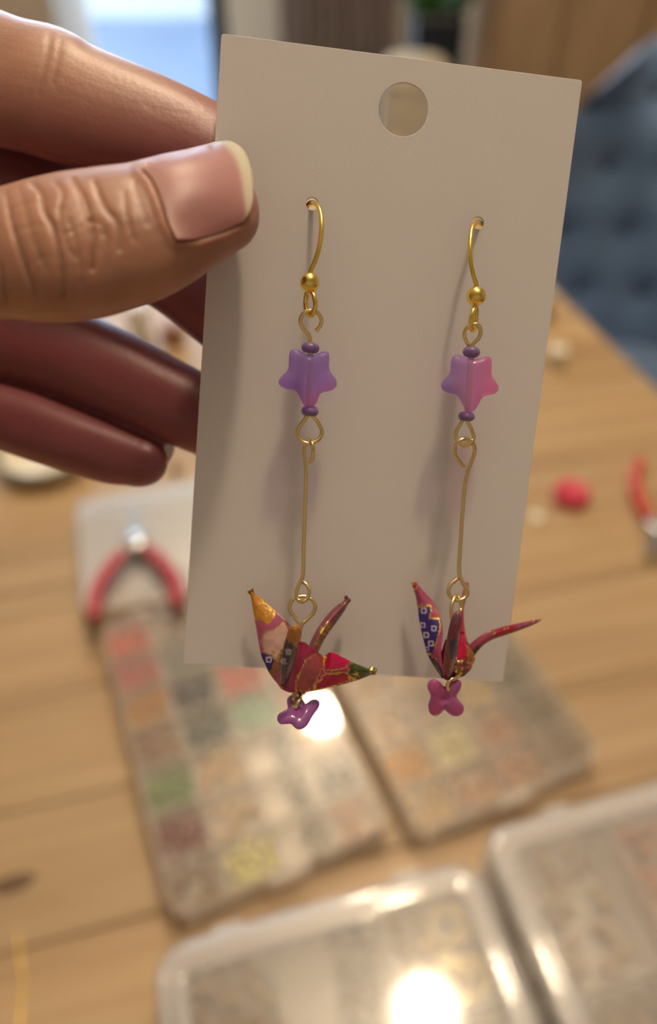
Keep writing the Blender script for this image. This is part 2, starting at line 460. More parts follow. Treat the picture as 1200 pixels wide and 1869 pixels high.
# ------------------------------------------------------------------ bead boxes
def ring_wall(bm, outer, inner, z0, z1):
    n = len(outer)
    rows = [[bm.verts.new((x, y, z)) for x, y in poly] for poly, z in ((outer, z0), (outer, z1), (inner, z1), (inner, z0))]
    for a in range(4):
        b = (a + 1) % 4
        for k in range(n):
            k2 = (k + 1) % n
            bm.faces.new((rows[a][k], rows[a][k2], rows[b][k2], rows[b][k]))
def slab(bm, layers):
    """stack of rounded outlines closed at both ends"""
    rows = [[bm.verts.new((x, y, z)) for x, y in poly] for poly, z in layers]
    n = len(rows[0])
    for a in range(len(rows) - 1):
        for k in range(n):
            k2 = (k + 1) % n
            bm.faces.new((rows[a][k], rows[a][k2], rows[a + 1][k2], rows[a + 1][k]))
    bm.faces.new(rows[0][::-1]); bm.faces.new(rows[-1])
def bead_box(label, cx, cy, ang, W, D, H, cols, rows, cat='bead box', r=0.008, body='tray', lidm='lid', group=None, wall=0.0016, lid_round=0.0025, base_z=0.0):
    root = empty('bead_box', (cx, cy, TABLE + base_z), math.radians(ang))
    tag(root, label, cat, group)
    def part(nm, bm, mt, smooth=False):
        o = link(nm, bm_mesh(nm, bm, smooth), mt, root); o.matrix_parent_inverse = Matrix(); return o
    bm = bmesh.new(); slab(bm, [(rrect(W - 0.002, D - 0.002, r - 0.001), 0.0002), (rrect(W, D, r), 0.0014)]); part('base', bm, M[body])
    bm = bmesh.new(); ring_wall(bm, rrect(W, D, r), rrect(W - 2 * wall, D - 2 * wall, r - wall), 0.0014, H - 0.0022); part('side_wall', bm, M[body])
    hd = H - 0.0052
    x = -W / 2
    for c_ in cols[:-1]:
        x += c_
        bm = bmesh.new(); q = bmesh.ops.create_cube(bm, size=1); bmesh.ops.scale(bm, vec=(0.0012, D - 2 * wall, hd), verts=bm.verts)
        bmesh.ops.translate(bm, vec=(x, 0, 0.0014 + hd / 2), verts=bm.verts); part('divider', bm, M[body])
    y = D / 2
    for c_ in rows[:-1]:
        y -= c_
        bm = bmesh.new(); q = bmesh.ops.create_cube(bm, size=1); bmesh.ops.scale(bm, vec=(W - 2 * wall, 0.0012, hd), verts=bm.verts)
        bmesh.ops.translate(bm, vec=(0, y, 0.0014 + hd / 2), verts=bm.verts); part('divider', bm, M[body])
    bm = bmesh.new()
    e = lid_round
    lay = [(rrect(W + 0.001, D + 0.001, r), H - 0.0024)]
    for k in range(5):
        a = math.pi / 2 * k / 4
        ins = e * (1 - math.cos(a))
        lay.append((rrect(W + 0.001 - 2 * ins, D + 0.001 - 2 * ins, max(r - ins, 0.001)), H - 0.002 + e * math.sin(a) * 0.8))
    slab(bm, lay)
    lid = part('lid', bm, M[lidm])
    if lid_round > 0.003:                      # raised bead around the lid
        rp = rrect(W - 0.0135, D - 0.0135, r - 0.005, 8)
        V, Fc = tube_data([(x_, y_, 0.0) for x_, y_ in rp], 0.0062, 28, True)
        V = [(v[0], v[1], H + 0.0020 + v[2] * 0.2) for v in V]
        o = link('lid_rim', mesh('lid_rim', V, Fc), M['rim_gloss'], root); o.matrix_parent_inverse = Matrix()
    # hinge tabs and clasp
    for sx in (-0.28, 0.28):
        bm = bmesh.new(); bmesh.ops.create_cube(bm, size=1); bmesh.ops.scale(bm, vec=(0.012, 0.003, 0.005), verts=bm.verts)
        bmesh.ops.translate(bm, vec=(sx * W, D / 2 + 0.0018, H - 0.004), verts=bm.verts); part('hinge', bm, M[body])
    bm = bmesh.new(); bmesh.ops.create_cube(bm, size=1); bmesh.ops.scale(bm, vec=(0.018, 0.003, 0.009), verts=bm.verts)
    bmesh.ops.translate(bm, vec=(0, -D / 2 - 0.0018, H - 0.006), verts=bm.verts); part('clasp', bm, M[body])
    return root

ico = bmesh.new(); bmesh.ops.create_icosphere(ico, subdivisions=1, radius=1.0)
ICO_V = np.array([v.co[:] for v in ico.verts]); ICO_F = [[v.index for v in f.verts] for f in ico.faces]; ico.free()
def heap_mesh(cw, chh, n, br, zmax, seed, fill=(0, 1)):
    rg = random.Random(seed)
    V, Fc = [], []
    placed = []
    for i in range(n):
        for tr in range(12):
            x = rg.uniform(-cw / 2 + br, cw / 2 - br) if fill == (0, 1) else (-cw / 2 + br + (cw - 2 * br) * (fill[0] + (fill[1] - fill[0]) * rg.random()))
            y = rg.uniform(-chh / 2 + br, chh / 2 - br)
            z = br
            for (a, b, c_) in placed:
                d2 = (a - x) ** 2 + (b - y) ** 2
                if d2 < (1.8 * br) ** 2:
                    z = max(z, c_ + math.sqrt(max((1.8 * br) ** 2 - d2, 0)))
            if z < zmax - br: break
        else:
            continue
        placed.append((x, y, z))
        o = len(V)
        V += list(ICO_V * br * rg.uniform(0.85, 1.05) + np.array([x, y, z]))
        Fc += [[q + o for q in f] for f in ICO_F]
    return mesh('bead_heap', V, Fc)
bead_mats = {}
def bead_mat(rgb):
    if rgb not in bead_mats:
        c1 = lin(*rgb); 
        bead_mats[rgb] = noise_mat('bead_%d_%d_%d' % rgb, tuple(min(0.95, x * 1.05) for x in c1[:3]) + (1,), tuple(min(0.95, x * 1.3) for x in c1[:3]) + (1,), 250, 0.45)
    return bead_mats[rgb]
HEAPS = {}
ORD = ['first', 'second', 'third', 'fourth', 'fifth', 'sixth', 'seventh']
def heap(root, W, D, cols, rows, ci, ri, rgb, noun, boxname, n=60, br=0.0021, fill=(0, 1), name='bead_heap', zmax=0.012):
    cw, chh = cols[ci] - 0.0022, rows[ri] - 0.0022
    key = (round(cw, 4), round(chh, 4), n, br, fill, (ci * 7 + ri * 3) % 4 if n > 30 else ci * 10 + ri)
    if key not in HEAPS: HEAPS[key] = heap_mesh(cw, chh, n, br, zmax, hash(key) % 9999, fill)
    me = HEAPS[key]
    if len(me.materials) == 0: me.materials.append(bead_mat(rgb))
    o = bpy.data.objects.new(name, me); COL.objects.link(o)
    o.material_slots[0].link = 'OBJECT'; o.material_slots[0].material = bead_mat(rgb)
    lx = -W / 2 + sum(cols[:ci]) + cols[ci] / 2
    ly = D / 2 - sum(rows[:ri]) - rows[ri] / 2
    a = root.rotation_euler.z
    o.location = (root.location.x + lx * math.cos(a) - ly * math.sin(a), root.location.y + lx * math.sin(a) + ly * math.cos(a), root.location.z + 0.00145)
    o.rotation_euler.z = a
    k = len(rows) - ri
    where = 'nearest row' if k == 1 else ORD[k - 1] + ' row from the near end'
    side = {0: 'leftmost column', len(cols) - 1: 'rightmost column'}.get(ci, ORD[ci] + ' column from the left')
    tag(o, '%s, %s, %s of %s' % (noun, side, where, boxname), 'beads', 'beads in ' + boxname, 'stuff')
    return o

BW_, BD_, BH_ = 0.108, 0.174, 0.019
c4, r7 = [BW_ / 4] * 4, [BD_ / 7] * 7
A1 = 22.8
e1 = np.array([math.cos(math.radians(A1)), math.sin(math.radians(A1))]); e2v = np.array([-e1[1], e1[0]])
p1 = np.array([-0.069, 0.114]) + BW_ / 2 * e1 + BD_ / 2 * e2v
p2 = np.array([0.0425, 0.1505]) + BW_ / 2 * e1 + BD_ / 2 * e2v
box1 = bead_box('clear lidded bead box with many colours, left of the two long boxes', p1[0], p1[1], A1, BW_, BD_, BH_, c4, r7, group='long clear bead boxes')
box2 = bead_box('clear lidded bead box with pale beads, right of the colourful one', p2[0], p2[1], A1, BW_, BD_, BH_, c4, r7, group='long clear bead boxes')
n1 = 'the colourful bead box'
for ci, ri, rgb, noun, n, fl in [
    (0, 0, (232, 110, 78), 'coral beads', 90, (0, 1)), (1, 0, (196, 176, 150), 'beige beads', 40, (0, 1)), (2, 0, (150, 170, 190), 'pale blue beads', 75, (0, 1)), (3, 0, (205, 190, 165), 'cream beads', 40, (0, 1)),
    (0, 1, (205, 104, 96), 'rose beads', 90, (0, 1)), (1, 1, (150, 150, 138), 'grey-green beads', 55, (0, 1)), (2, 1, (215, 190, 160), 'sand beads', 40, (0, 1)), (3, 1, (190, 170, 150), 'taupe beads', 40, (0, 1)),
    (0, 2, (205, 150, 62), 'mustard beads', 90, (0, 1)), (1, 2, (40, 40, 44), 'charcoal beads', 90, (0, 1)), (2, 2, (222, 112, 102), 'salmon beads', 90, (0, 1)), (3, 2, (225, 205, 170), 'cream beads', 45, (0, 1)),
    (0, 3, (166, 130, 104), 'taupe beads', 75, (0, 1)), (1, 3, (26, 60, 58), 'dark teal beads', 100, (0, 1)), (2, 3, (158, 205, 178), 'mint beads', 100, (0, 1)), (3, 3, (200, 150, 128), 'dusky pink beads', 40, (0, 1)),
    (0, 4, (112, 152, 72), 'green beads', 100, (0, 1)), (1, 4, (225, 195, 150), 'cream beads', 40, (0, 1)), (2, 4, (66, 76, 96), 'slate blue beads', 18, (0.62, 1)), (3, 4, (212, 168, 134), 'pale peach beads', 45, (0, 1)),
    (0, 5, (140, 44, 42), 'dark red beads', 100, (0, 1)), (1, 5, (205, 172, 126), 'tan beads', 22, (0, 1)), (2, 5, (48, 34, 30), 'dark brown beads', 20, (0.55, 1)), (3, 5, (28, 36, 40), 'dark slate beads', 34, (0.1, 0.9)),
    (0, 6, (148, 120, 98), 'grey-brown beads', 40, (0, 1)), (1, 6, (250, 232, 150), 'pale yellow beads', 100, (0, 1)), (2, 6, (112, 108, 98), 'grey beads', 16, (0.6, 1)), (3, 6, (196, 146, 110), 'light brown beads', 34, (0, 1))]:
    heap(box1, BW_, BD_, c4, r7, ci, ri, rgb, noun, n1, n, fill=fl)
n2 = 'the pale bead box'
for ci, ri, rgb, noun, n in [
    (0, 2, (205, 160, 84), 'yellow beads', 55), (1, 2, (226, 172, 82), 'amber beads', 55), (2, 2, (214, 188, 150), 'cream beads', 40), (3, 2, (160, 150, 130), 'grey beads', 50),
    (0, 3, (206, 176, 140), 'beige beads', 40), (1, 3, (210, 178, 140), 'sand beads', 34), (2, 3, (216, 186, 150), 'cream beads', 40), (3, 3, (140, 132, 112), 'dark grey beads', 90),
    (0, 4, (214, 182, 140), 'cream beads', 36), (1, 4, (176, 156, 134), 'taupe beads', 30), (2, 4, (222, 198, 150), 'pale cream beads', 44), (3, 4, (142, 134, 114), 'grey beads', 90),
    (0, 5, (235, 172, 62), 'golden yellow beads', 100), (1, 5, (244, 226, 178), 'ivory beads', 90), (2, 5, (208, 166, 132), 'pale peach beads', 36), (3, 5, (150, 138, 116), 'grey beads', 90),
    (0, 6, (226, 194, 140), 'cream beads', 34), (1, 6, (214, 172, 134), 'peach beads', 34), (2, 6, (210, 170, 138), 'pink-beige beads', 40), (3, 6, (168, 150, 128), 'grey-brown beads', 50)]:
    heap(box2, BW_, BD_, c4, r7, ci, ri, rgb, noun, n2, n)
# small box under the pliers
A5 = 16.5
f1 = np.array([math.cos(math.radians(A5)), math.sin(math.radians(A5))]); f2 = np.array([-f1[1], f1[0]])
p5 = np.array([-0.1505, 0.285]) + 0.0525 * f1 + 0.053 * f2
c3, r3 = [0.035] * 3, [0.106 / 3] * 3
B5H = 0.016
box5 = bead_box('small clear bead box lying under the red-handled pliers', p5[0], p5[1], A5, 0.105, 0.106, B5H, c3, r3, lidm='hazy_lid')
for ci, ri, rgb, noun in [(0, 0, (226, 196, 186), 'pale pink beads'), (0, 1, (222, 190, 180), 'blush beads'), (1, 0, (228, 214, 186), 'ivory beads'),
                          (2, 0, (170, 226, 196), 'mint beads'), (2, 1, (84, 150, 128), 'teal green beads'), (1, 1, (214, 196, 166), 'sand beads'), (1, 2, (176, 140, 172), 'lilac beads'), (0, 2, (214, 190, 160), 'beige beads')]:
    heap(box5, 0.105, 0.106, c3, r3, ci, ri, rgb, noun, 'the small box under the pliers', 55, 0.0028, zmax=0.011)
# big frosted boxes, near
A3 = 15.2
g1 = np.array([math.cos(math.radians(A3)), math.sin(math.radians(A3))]); g2 = np.array([-g1[1], g1[0]])
B3H = 0.040
p3 = np.array([-0.0705, 0.0945]) + 0.0695 * g1 - 0.1 * g2
cc3, rr3 = [0.139 / 3] * 3, [0.05] * 4
box3 = bead_box('tall frosted plastic box with lamp glare on its lid, nearest the camera', p3[0], p3[1], A3, 0.139, 0.2, B3H, cc3, rr3, r=0.013, body='frost', lidm='frost_lid', wall=0.003, lid_round=0.005, group='tall frosted boxes')
p4 = np.array([0.0665, 0.1415]) + 0.09 * g1 - 0.1 * g2
cc4, rr4 = [0.06] * 3, [0.066, 0.067, 0.067]
box4 = bead_box('tall frosted plastic box cut off by the right edge', p4[0], p4[1], A3, 0.18, 0.2, B3H, cc4, rr4, r=0.013, body='frost', lidm='frost_lid', wall=0.003, lid_round=0.005, group='tall frosted boxes')
n3, n4 = 'the near frosted box', 'the right frosted box'
for ci, ri, rgb, noun, n, fl in [(0, 0, (176, 150, 112), 'olive-beige beads', 90, (0, 1)), (1, 0, (120, 112, 110), 'grey beads', 40, (0.55, 1)), (2, 0, (170, 140, 110), 'brown-beige beads', 26, (0, 0.5)),
                                 (1, 1, (214, 186, 136), 'cream beads', 75, (0, 1))]:
    heap(box3, 0.139, 0.2, cc3, rr3, ci, ri, rgb, noun, n3, n, 0.0032, fl, zmax=0.016)
for ci, ri, rgb, noun, n, fl in [(0, 0, (186, 164, 140), 'beige beads', 40, (0, 1)), (1, 0, (196, 134, 104), 'pink-brown beads', 50, (0.1, 0.7)), (0, 1, (160, 142, 120), 'taupe beads', 75, (0, 1)), (1, 1, (128, 118, 108), 'grey beads', 40, (0, 1))]:
    heap(box4, 0.18, 0.2, cc4, rr4, ci, ri, rgb, noun, n4, n, 0.0036, fl, zmax=0.016)
# metal rings in the near box
ring_me = mesh('jump_ring', *tube_data([(0.0075 * math.cos(a), 0.0075 * math.sin(a), 0) for a in np.linspace(0, 2 * math.pi, 28, endpoint=False)], 0.0011, 8, True))
ring_me.materials.append(M['brass'])
rg = random.Random(3)
for k in range(7):
    lx, ly = 0.139 / 6 + 0.026 + rg.uniform(-0.009, 0.013), 0.1 - 0.025 + rg.uniform(-0.013, 0.013)
    o = link('jump_ring', ring_me)
    pp = p3 + lx * g1 + ly * g2
    o.location = (pp[0], pp[1], TABLE + 0.0028 + 0.0023 * k); o.rotation_euler = (rg.uniform(-0.1, 0.1), rg.uniform(-0.1, 0.1), 0)
    tag(o, 'brass jump ring lying in the far right compartment of the near frosted box', 'ring', 'jump rings in the near frosted box')

# ------------------------------------------------------------------ loose things on the table
def pliers(label, P, R_, ang, s, grip, spread, metal='steel', z0=0.0, hand_len=0.062, jaw=0.03):
    """origin at the pivot, jaws along +y"""
    root = empty('pliers', (P[0], P[1], TABLE + z0), ang)
    tag(root, label, 'pliers', 'pliers')
    def part(nm, me, mt):
        o = link(nm, me, mt, root); o.matrix_parent_inverse = Matrix(); return o
    zc = 0.0065
    for sd in (-1, 1):
        pts = [(0, 0, zc), (sd * 0.006, -0.006, zc), (sd * spread * 0.58, -hand_len * 0.28, zc), (sd * spread * 0.95, -hand_len * 0.62, zc), (sd * spread * 1.0, -hand_len, zc)]
        sp = spline(pts, 8)
        part('grip', mesh('grip', *tube_data(sp[9:], [0.0046 - 0.0006 * abs(t - 0.4) for t in np.linspace(0, 1, len(sp) - 9)], 12)), M[grip])
        part('shank', mesh('shank', *tube_data(sp[:13], 0.0034, 10)), M[metal])
        bm = bmesh.new()
        v = []
        for (x, y) in ((sd * 0.0003, 0.002), (sd * 0.006, 0.002), (sd * 0.0052, jaw * 0.4), (sd * 0.0024, jaw), (sd * 0.0003, jaw)):
            v.append((x, y))
        n = len(v)
        a = [bm.verts.new((x, y, zc - 0.003)) for x, y in v]; b = [bm.verts.new((x, y, zc + 0.003)) for x, y in v]
        bm.faces.new(a); bm.faces.new(b[::-1])
        for k in range(n): bm.faces.new((a[k], a[(k + 1) % n], b[(k + 1) % n], b[k]))
        part('jaw', bm_mesh('jaw', bm), M[metal])
    part('pivot', lathe('pivot', [(0.0075, zc - 0.0035), (0.008, zc - 0.002), (0.008, zc + 0.003), (0.006, zc + 0.0042), (0.002, zc + 0.0045)], 24), M[metal])
    return root
pv = on_table(247, 992, B5H + 0.009)
pliers('small pliers with two curved red handles resting on a clear bead box', pv, 0, math.radians(11), 1, 'red_grip', 0.0245, z0=B5H + 0.0022, hand_len=0.058, jaw=0.034)
pv = on_table(1203, 964, 0.007)
pliers('orange-red handled pliers at the right edge of the photo', pv, 0, math.radians(152), 1, 'orange_grip', 0.026, z0=0.0, hand_len=0.07, jaw=0.03)
# pink-red cap
P = on_table(1041, 912)
cp_ = empty('bottle_cap', (P[0], P[1], TABLE)); tag(cp_, 'pink-red round plastic cap standing on the bare table', 'cap')
o = link('shell', lathe('shell', [(0.0125, 0.0), (0.0128, 0.001), (0.0125, 0.009), (0.0115, 0.0105), (0.009, 0.0108), (0.0075, 0.0095), (0.002, 0.0093)], 40), M['cap'], cp_); o.matrix_parent_inverse = Matrix()
rib_me = box_mesh('rib', (0.0007, 0.0009, 0.0075), (0, 0, 0), 0.0002, 1); rib_me.materials.append(M['cap'])
for k in range(28):
    a = 2 * math.pi * k / 28
    o = link('rib', rib_me, None, cp_); o.matrix_parent_inverse = Matrix(); o.location = (0.0128 * math.cos(a), 0.0128 * math.sin(a), 0.0048); o.rotation_euler.z = a
# dish
P = on_table(88, 846)
ds = empty('dish', (P[0], P[1], TABLE)); tag(ds, 'small round cream dish with grey-green rim, half hidden by the little finger', 'dish')
o = link('bowl', lathe('bowl', [(0.012, 0.0), (0.022, 0.0005), (0.030, 0.006), (0.0335, 0.014), (0.0325, 0.0145), (0.029, 0.0075), (0.021, 0.003), (0.004, 0.0025)], 48), M['porcelain'], ds); o.matrix_parent_inverse = Matrix()
o = link('rim', mesh('rim', *tube_data([(0.0332 * math.cos(a), 0.0332 * math.sin(a), 0.0142) for a in np.linspace(0, 2 * math.pi, 56, endpoint=False)], 0.0021, 10, True)), M['glaze'], ds); o.matrix_parent_inverse = Matrix()
# small loose items
P = on_table(322, 862)
bm = bmesh.new(); bmesh.ops.create_uvsphere(bm, u_segments=20, v_segments=12, radius=0.0045); bmesh.ops.scale(bm, vec=(1, 1, 0.75), verts=bm.verts)
o = tag(link('wooden_bead', bm_mesh('wooden_bead', bm, True), M['brown_bead']), 'small brown bead lying beside the tip of the little finger', 'bead'); o.location = (P[0], P[1], TABLE + 0.0034)
def jar(px, py, r, h, mt, capm, label, cat='jar'):
    P = on_table(px, py)
    j = empty('jar', (P[0], P[1], TABLE)); tag(j, label, cat)
    o = link('body', lathe('body', [(r * 0.9, 0), (r, 0.002), (r, h * 0.7), (r * 0.85, h * 0.74)], 32), mt, j); o.matrix_parent_inverse = Matrix()
    o = link('lid', lathe('lid', [(r * 0.98, h * 0.74), (r, h * 0.76), (r, h * 0.97), (r * 0.95, h), (r * 0.3, h)], 32), capm, j); o.matrix_parent_inverse = Matrix()
jar(262, 628, 0.011, 0.040, M['white_plastic'], M['white_plastic'], 'small white jar seen between the thumb and the ring finger')
jar(318, 622, 0.012, 0.018, M['rust'], M['rust'], 'small rust-brown pot seen between the fingers beside the white jar', 'pot')
jar(1014, 664, 0.009, 0.016, M['cream'], M['porcelain'], 'small cream jar by the right edge of the card')
P = on_table(1012, 612)
o = tag(link('paper_bag', box_mesh('paper_bag', (0.05, 0.03, 0.03), (0, 0, 0.015), 0.006, 3, True), M['cream']), 'folded beige pouch behind the cream jar at the card edge', 'pouch'); o.location = (P[0] - 0.02, P[1] + 0.04, TABLE)
P = on_table(978, 946)
o = tag(link('button', lathe('button', [(0.004, 0.0), (0.0053, 0.0005), (0.0055, 0.002), (0.0045, 0.003), (0.003, 0.0022), (0.001, 0.002)], 28), M['porcelain']), 'cream button peeking out at the right edge of the card', 'button'); o.location = (P[0], P[1], TABLE)
# gold wire, lower left
pts = [on_table(x, y, 0.0006) for x, y in ((33, 1700), (37, 1745), (43, 1790), (40, 1835), (33, 1890))]
tag(tube('gold_wire', spline(pts, 10), 0.0006, M['gold'], None, 8), 'thin gold wire offcut on the table at lower left', 'wire')

# ------------------------------------------------------------------ earring card
def cw(v): return v[0] * RT - v[1] * UP + v[2] * FW
CA = cw(np.array([0.99362, 0.07613, 0.08320])); CA /= np.linalg.norm(CA)
CB = cw(np.array([-0.07016, 0.98487, 0.15843])); CB -= CA * (CA @ CB); CB /= np.linalg.norm(CB)
CN = np.cross(CA, CB)
if CN @ FW > 0: CN = -CN                        # towards the viewer
CO = CAM + cw(np.array([-0.014300, -0.063984, 0.099002]))
CW_, CH_ = 0.0500, 0.0885
def cp(px, py, off=0.0):
    """point above pixel (px, py), off millimetres in front of the card's face"""
    r = ray(px, py)
    o = CO + CN * off * 0.001
    return CAM + r * (((o - CAM) @ CN) / (r @ CN))
def card_uv(px, py):
    dd = cp(px, py) - CO
    return dd @ CA, dd @ CB
cu = bpy.data.curves.new('card_outline', 'CURVE')
cu.dimensions = '2D'; cu.fill_mode = 'BOTH'; cu.extrude = 0.00016; cu.bevel_depth = 0.00005; cu.bevel_resolution = 1
def poly_spline(pts):
    s = cu.splines.new('POLY'); s.points.add(len(pts) - 1); s.use_cyclic_u = True
    for p_, q in zip(s.points, pts): p_.co = (q[0], q[1], 0, 1)
rr_ = rrect(CW_, CH_, 0.0003, 3)
poly_spline([(x + CW_ / 2, -(y + CH_ / 2)) for x, y in rr_])
for hx, hy, hr in ((737, 200, 0.00352), (570, 372, 0.00090), (873, 407, 0.00088)):
    u_, v_ = card_uv(hx, hy)
    poly_spline([(u_ + hr * math.cos(a), -v_ + hr * math.sin(a)) for a in np.linspace(0, 2 * math.pi, 48, endpoint=False)])
tmp = bpy.data.objects.new('tmp_card', cu); COL.objects.link(tmp)
bpy.context.view_layer.update()
me = bpy.data.meshes.new_from_object(tmp.evaluated_get(bpy.context.evaluated_depsgraph_get()))
bpy.data.objects.remove(tmp)
me.name = 'earring_card'
me.materials.clear(); me.materials.append(M['card'])
card = link('earring_card', me)
tag(card, 'plain white earring card with a round hang hole, held by the hand', 'card')
card.matrix_world = Matrix([[CA[0], -CB[0], CN[0], CO[0] - CN[0] * 0.00021], [CA[1], -CB[1], CN[1], CO[1] - CN[1] * 0.00021], [CA[2], -CB[2], CN[2], CO[2] - CN[2] * 0.00021], [0, 0, 0, 1]])

# ------------------------------------------------------------------ hand
def inside(poly, X, Y):
    poly = np.array(poly, float); c_ = np.zeros(X.shape, bool)
    j = len(poly) - 1
    for i in range(len(poly)):
        xi, yi = poly[i]; xj, yj = poly[j]
        if yi != yj:
            c_ ^= ((yi > Y) != (yj > Y)) & (X < (xj - xi) * (Y - yi) / (yj - yi) + xi)
        j = i
    return c_
def dist_line(pts, X, Y, closed=False):
    pts = np.array(pts, float)
    if closed: pts = np.vstack([pts, pts[:1]])
    best = np.full(X.shape, 1e9)
    for a, b in zip(pts[:-1], pts[1:]):
        ab = b - a
        t = np.clip(((X - a[0]) * ab[0] + (Y - a[1]) * ab[1]) / (ab @ ab + 1e-12), 0, 1)
        best = np.minimum(best, np.hypot(X - a[0] - t * ab[0], Y - a[1] - t * ab[1]))
    return best
HV, HF = [], []
def limb(st, tip=None, start_cap=0, seg=36, sq=2.15):
    S_ = spline(st, 7)
    dpx = np.gradient(S_[:, :2], axis=0)
    rows = [tuple(s) + tuple(d_) for s, d_ in zip(S_, dpx)]
    if tip:
        x, y, hw, dp, hd = S_[-1]; d_ = dpx[-1] / np.linalg.norm(dpx[-1])
        ddp = (S_[-1][3] - S_[-4][3]) / np.linalg.norm(S_[-1][:2] - S_[-4][:2])
        for k in range(1, 12):
            a = math.pi / 2 * k / 11.3
            sc = math.cos(a) ** 0.85
            rows.append((x + d_[0] * tip * math.sin(a), y + d_[1] * tip * math.sin(a), hw * sc, dp + ddp * tip * math.sin(a), hd * sc, d_[0], d_[1]))
    if start_cap:
        x, y, hw, dp, hd = S_[0]; d_ = -dpx[0] / np.linalg.norm(dpx[0])
        pre = []
        for k in range(1, 9):
            a = math.pi / 2 * k / 8.3
            sc = math.cos(a)
            pre.append((x + d_[0] * start_cap * math.sin(a), y + d_[1] * start_cap * math.sin(a), hw * sc, dp, hd * sc, -d_[0], -d_[1]))
        rows = pre[::-1] + rows
    o = len(HV)
    for (x, y, hw, dp, hd, dx, dy) in rows:
        ln = math.hypot(dx, dy)
        side = (-dy / ln) * RT - (dx / ln) * UP
        rd = ray(x, y); c_ = CAM + rd * dp * 0.001; rdn = rd / np.linalg.norm(rd)
        hwm = hw * dp * 0.001 / F
        for k in range(seg):
            a = 2 * math.pi * k / seg
            ca, sa = math.cos(a), math.sin(a)
            ca = math.copysign(abs(ca) ** (2 / sq), ca); sa = math.copysign(abs(sa) ** (2 / sq), sa)
            HV.append(c_ + side * hwm * ca + rdn * hd * 0.001 * sa)
    n = len(rows)
    for i in range(n - 1):
        for k in range(seg):
            k2 = (k + 1) % seg
            HF.append((o + i * seg + k, o + i * seg + k2, o + (i + 1) * seg + k2, o + (i + 1) * seg + k))
    HF.append(tuple(o + k for k in range(seg))[::-1]); HF.append(tuple(o + (n - 1) * seg + k for k in range(seg)))
# thumb, index, middle, ring, little finger: (px, py, half width px, depth mm, half depth mm)
limb([(-750, 640, 190, 113, 15), (-450, 590, 180, 104, 14), (-200, 525, 138, 95, 10.5), (-60, 478, 118, 91.5, 9.5), (0, 464, 120, 91, 9.5), (60, 457, 131, 90.5, 9.6), (120, 451, 138, 90.5, 9.5), (180, 441, 137, 91, 9), (260, 421, 129, 91.5, 8.4), (340, 387, 115, 93, 7.8), (400, 362, 101, 94.3, 7)], tip=66)
limb([(-700, 250, 150, 130, 11), (-400, 80, 135, 124, 11), (-150, 100, 124, 116, 10.5), (0, 146, 120, 112, 10), (70, 163, 120, 111.5, 9.8), (130, 188, 113, 111, 9.3), (260, 229, 100, 110.5, 8.3), (380, 276, 88, 109.6, 7.5), (480, 325, 78, 110.2, 6.8)], tip=85)
limb([(-700, 380, 160, 132, 11), (-300, 250, 110, 128, 9.5), (0, 310, 92, 125, 8.5), (180, 400, 86, 123, 8), (330, 500, 80, 121, 7.5), (430, 585, 74, 119, 7)], tip=70)
limb([(-700, 520, 160, 132, 11), (-300, 500, 105, 129, 9.5), (0, 604, 84, 126, 8), (100, 634, 82, 125, 7.8), (200, 676, 79, 124, 7.4), (300, 726, 75, 123, 7), (400, 772, 70, 122, 6.8)], tip=70)
limb([(-700, 640, 150, 131, 11), (-300, 640, 85, 128, 8), (-60, 738, 64, 125.5, 6.4), (0, 757, 62, 125, 6.2), (50, 773, 63, 124.5, 6.1), (110, 795, 61, 124, 6), (200, 826, 57, 123.5, 5.6), (245, 838, 50, 123, 5.2)], tip=62)
limb([(-300, 340, 270, 127, 9), (-420, 380, 330, 126, 12), (-600, 430, 360, 124, 14), (-850, 530, 340, 121, 16), (-1080, 640, 270, 118, 16), (-1280, 740, 235, 116, 17), (-1700, 950, 265, 113, 20), (-2300, 1250, 310, 112, 25)], start_cap=60, sq=2.5)
raw = mesh('hand_raw', HV, HF)
bm = bmesh.new(); bm.from_mesh(raw); bmesh.ops.recalc_face_normals(bm, faces=bm.faces); bm.to_mesh(raw); bm.free()
tmp = bpy.data.objects.new('tmp_hand', raw); COL.objects.link(tmp)
md = tmp.modifiers.new('r', 'REMESH'); md.mode = 'VOXEL'; md.voxel_size = 0.00036; md.use_smooth_shade = True
md = tmp.modifiers.new('s', 'SMOOTH'); md.factor = 0.5; md.iterations = 8
bpy.context.view_layer.update()
hand_me = bpy.data.meshes.new_from_object(tmp.evaluated_get(bpy.context.evaluated_depsgraph_get()))
bpy.data.objects.remove(tmp)
nv = len(hand_me.vertices)
P = np.empty(nv * 3, np.float32); hand_me.vertices.foreach_get('co', P); P = P.reshape(-1, 3).astype(float)
NRM = np.empty(nv * 3, np.float32); hand_me.vertices.foreach_get('normal', NRM); NRM = NRM.reshape(-1, 3).astype(float)
VW = P - CAM
Zd = VW @ FW
X = 600 + F * (VW @ RT) / Zd; Y = 934.5 - F * (VW @ UP) / Zd
RD = VW / np.linalg.norm(VW, axis=1)[:, None]
front = np.clip(-(NRM * RD).sum(1), 0, 1) ** 0.5
thumb = (Zd < 0.0985) & (X > -120) & (X < 480) & (Y > 230) & (Y < 620)
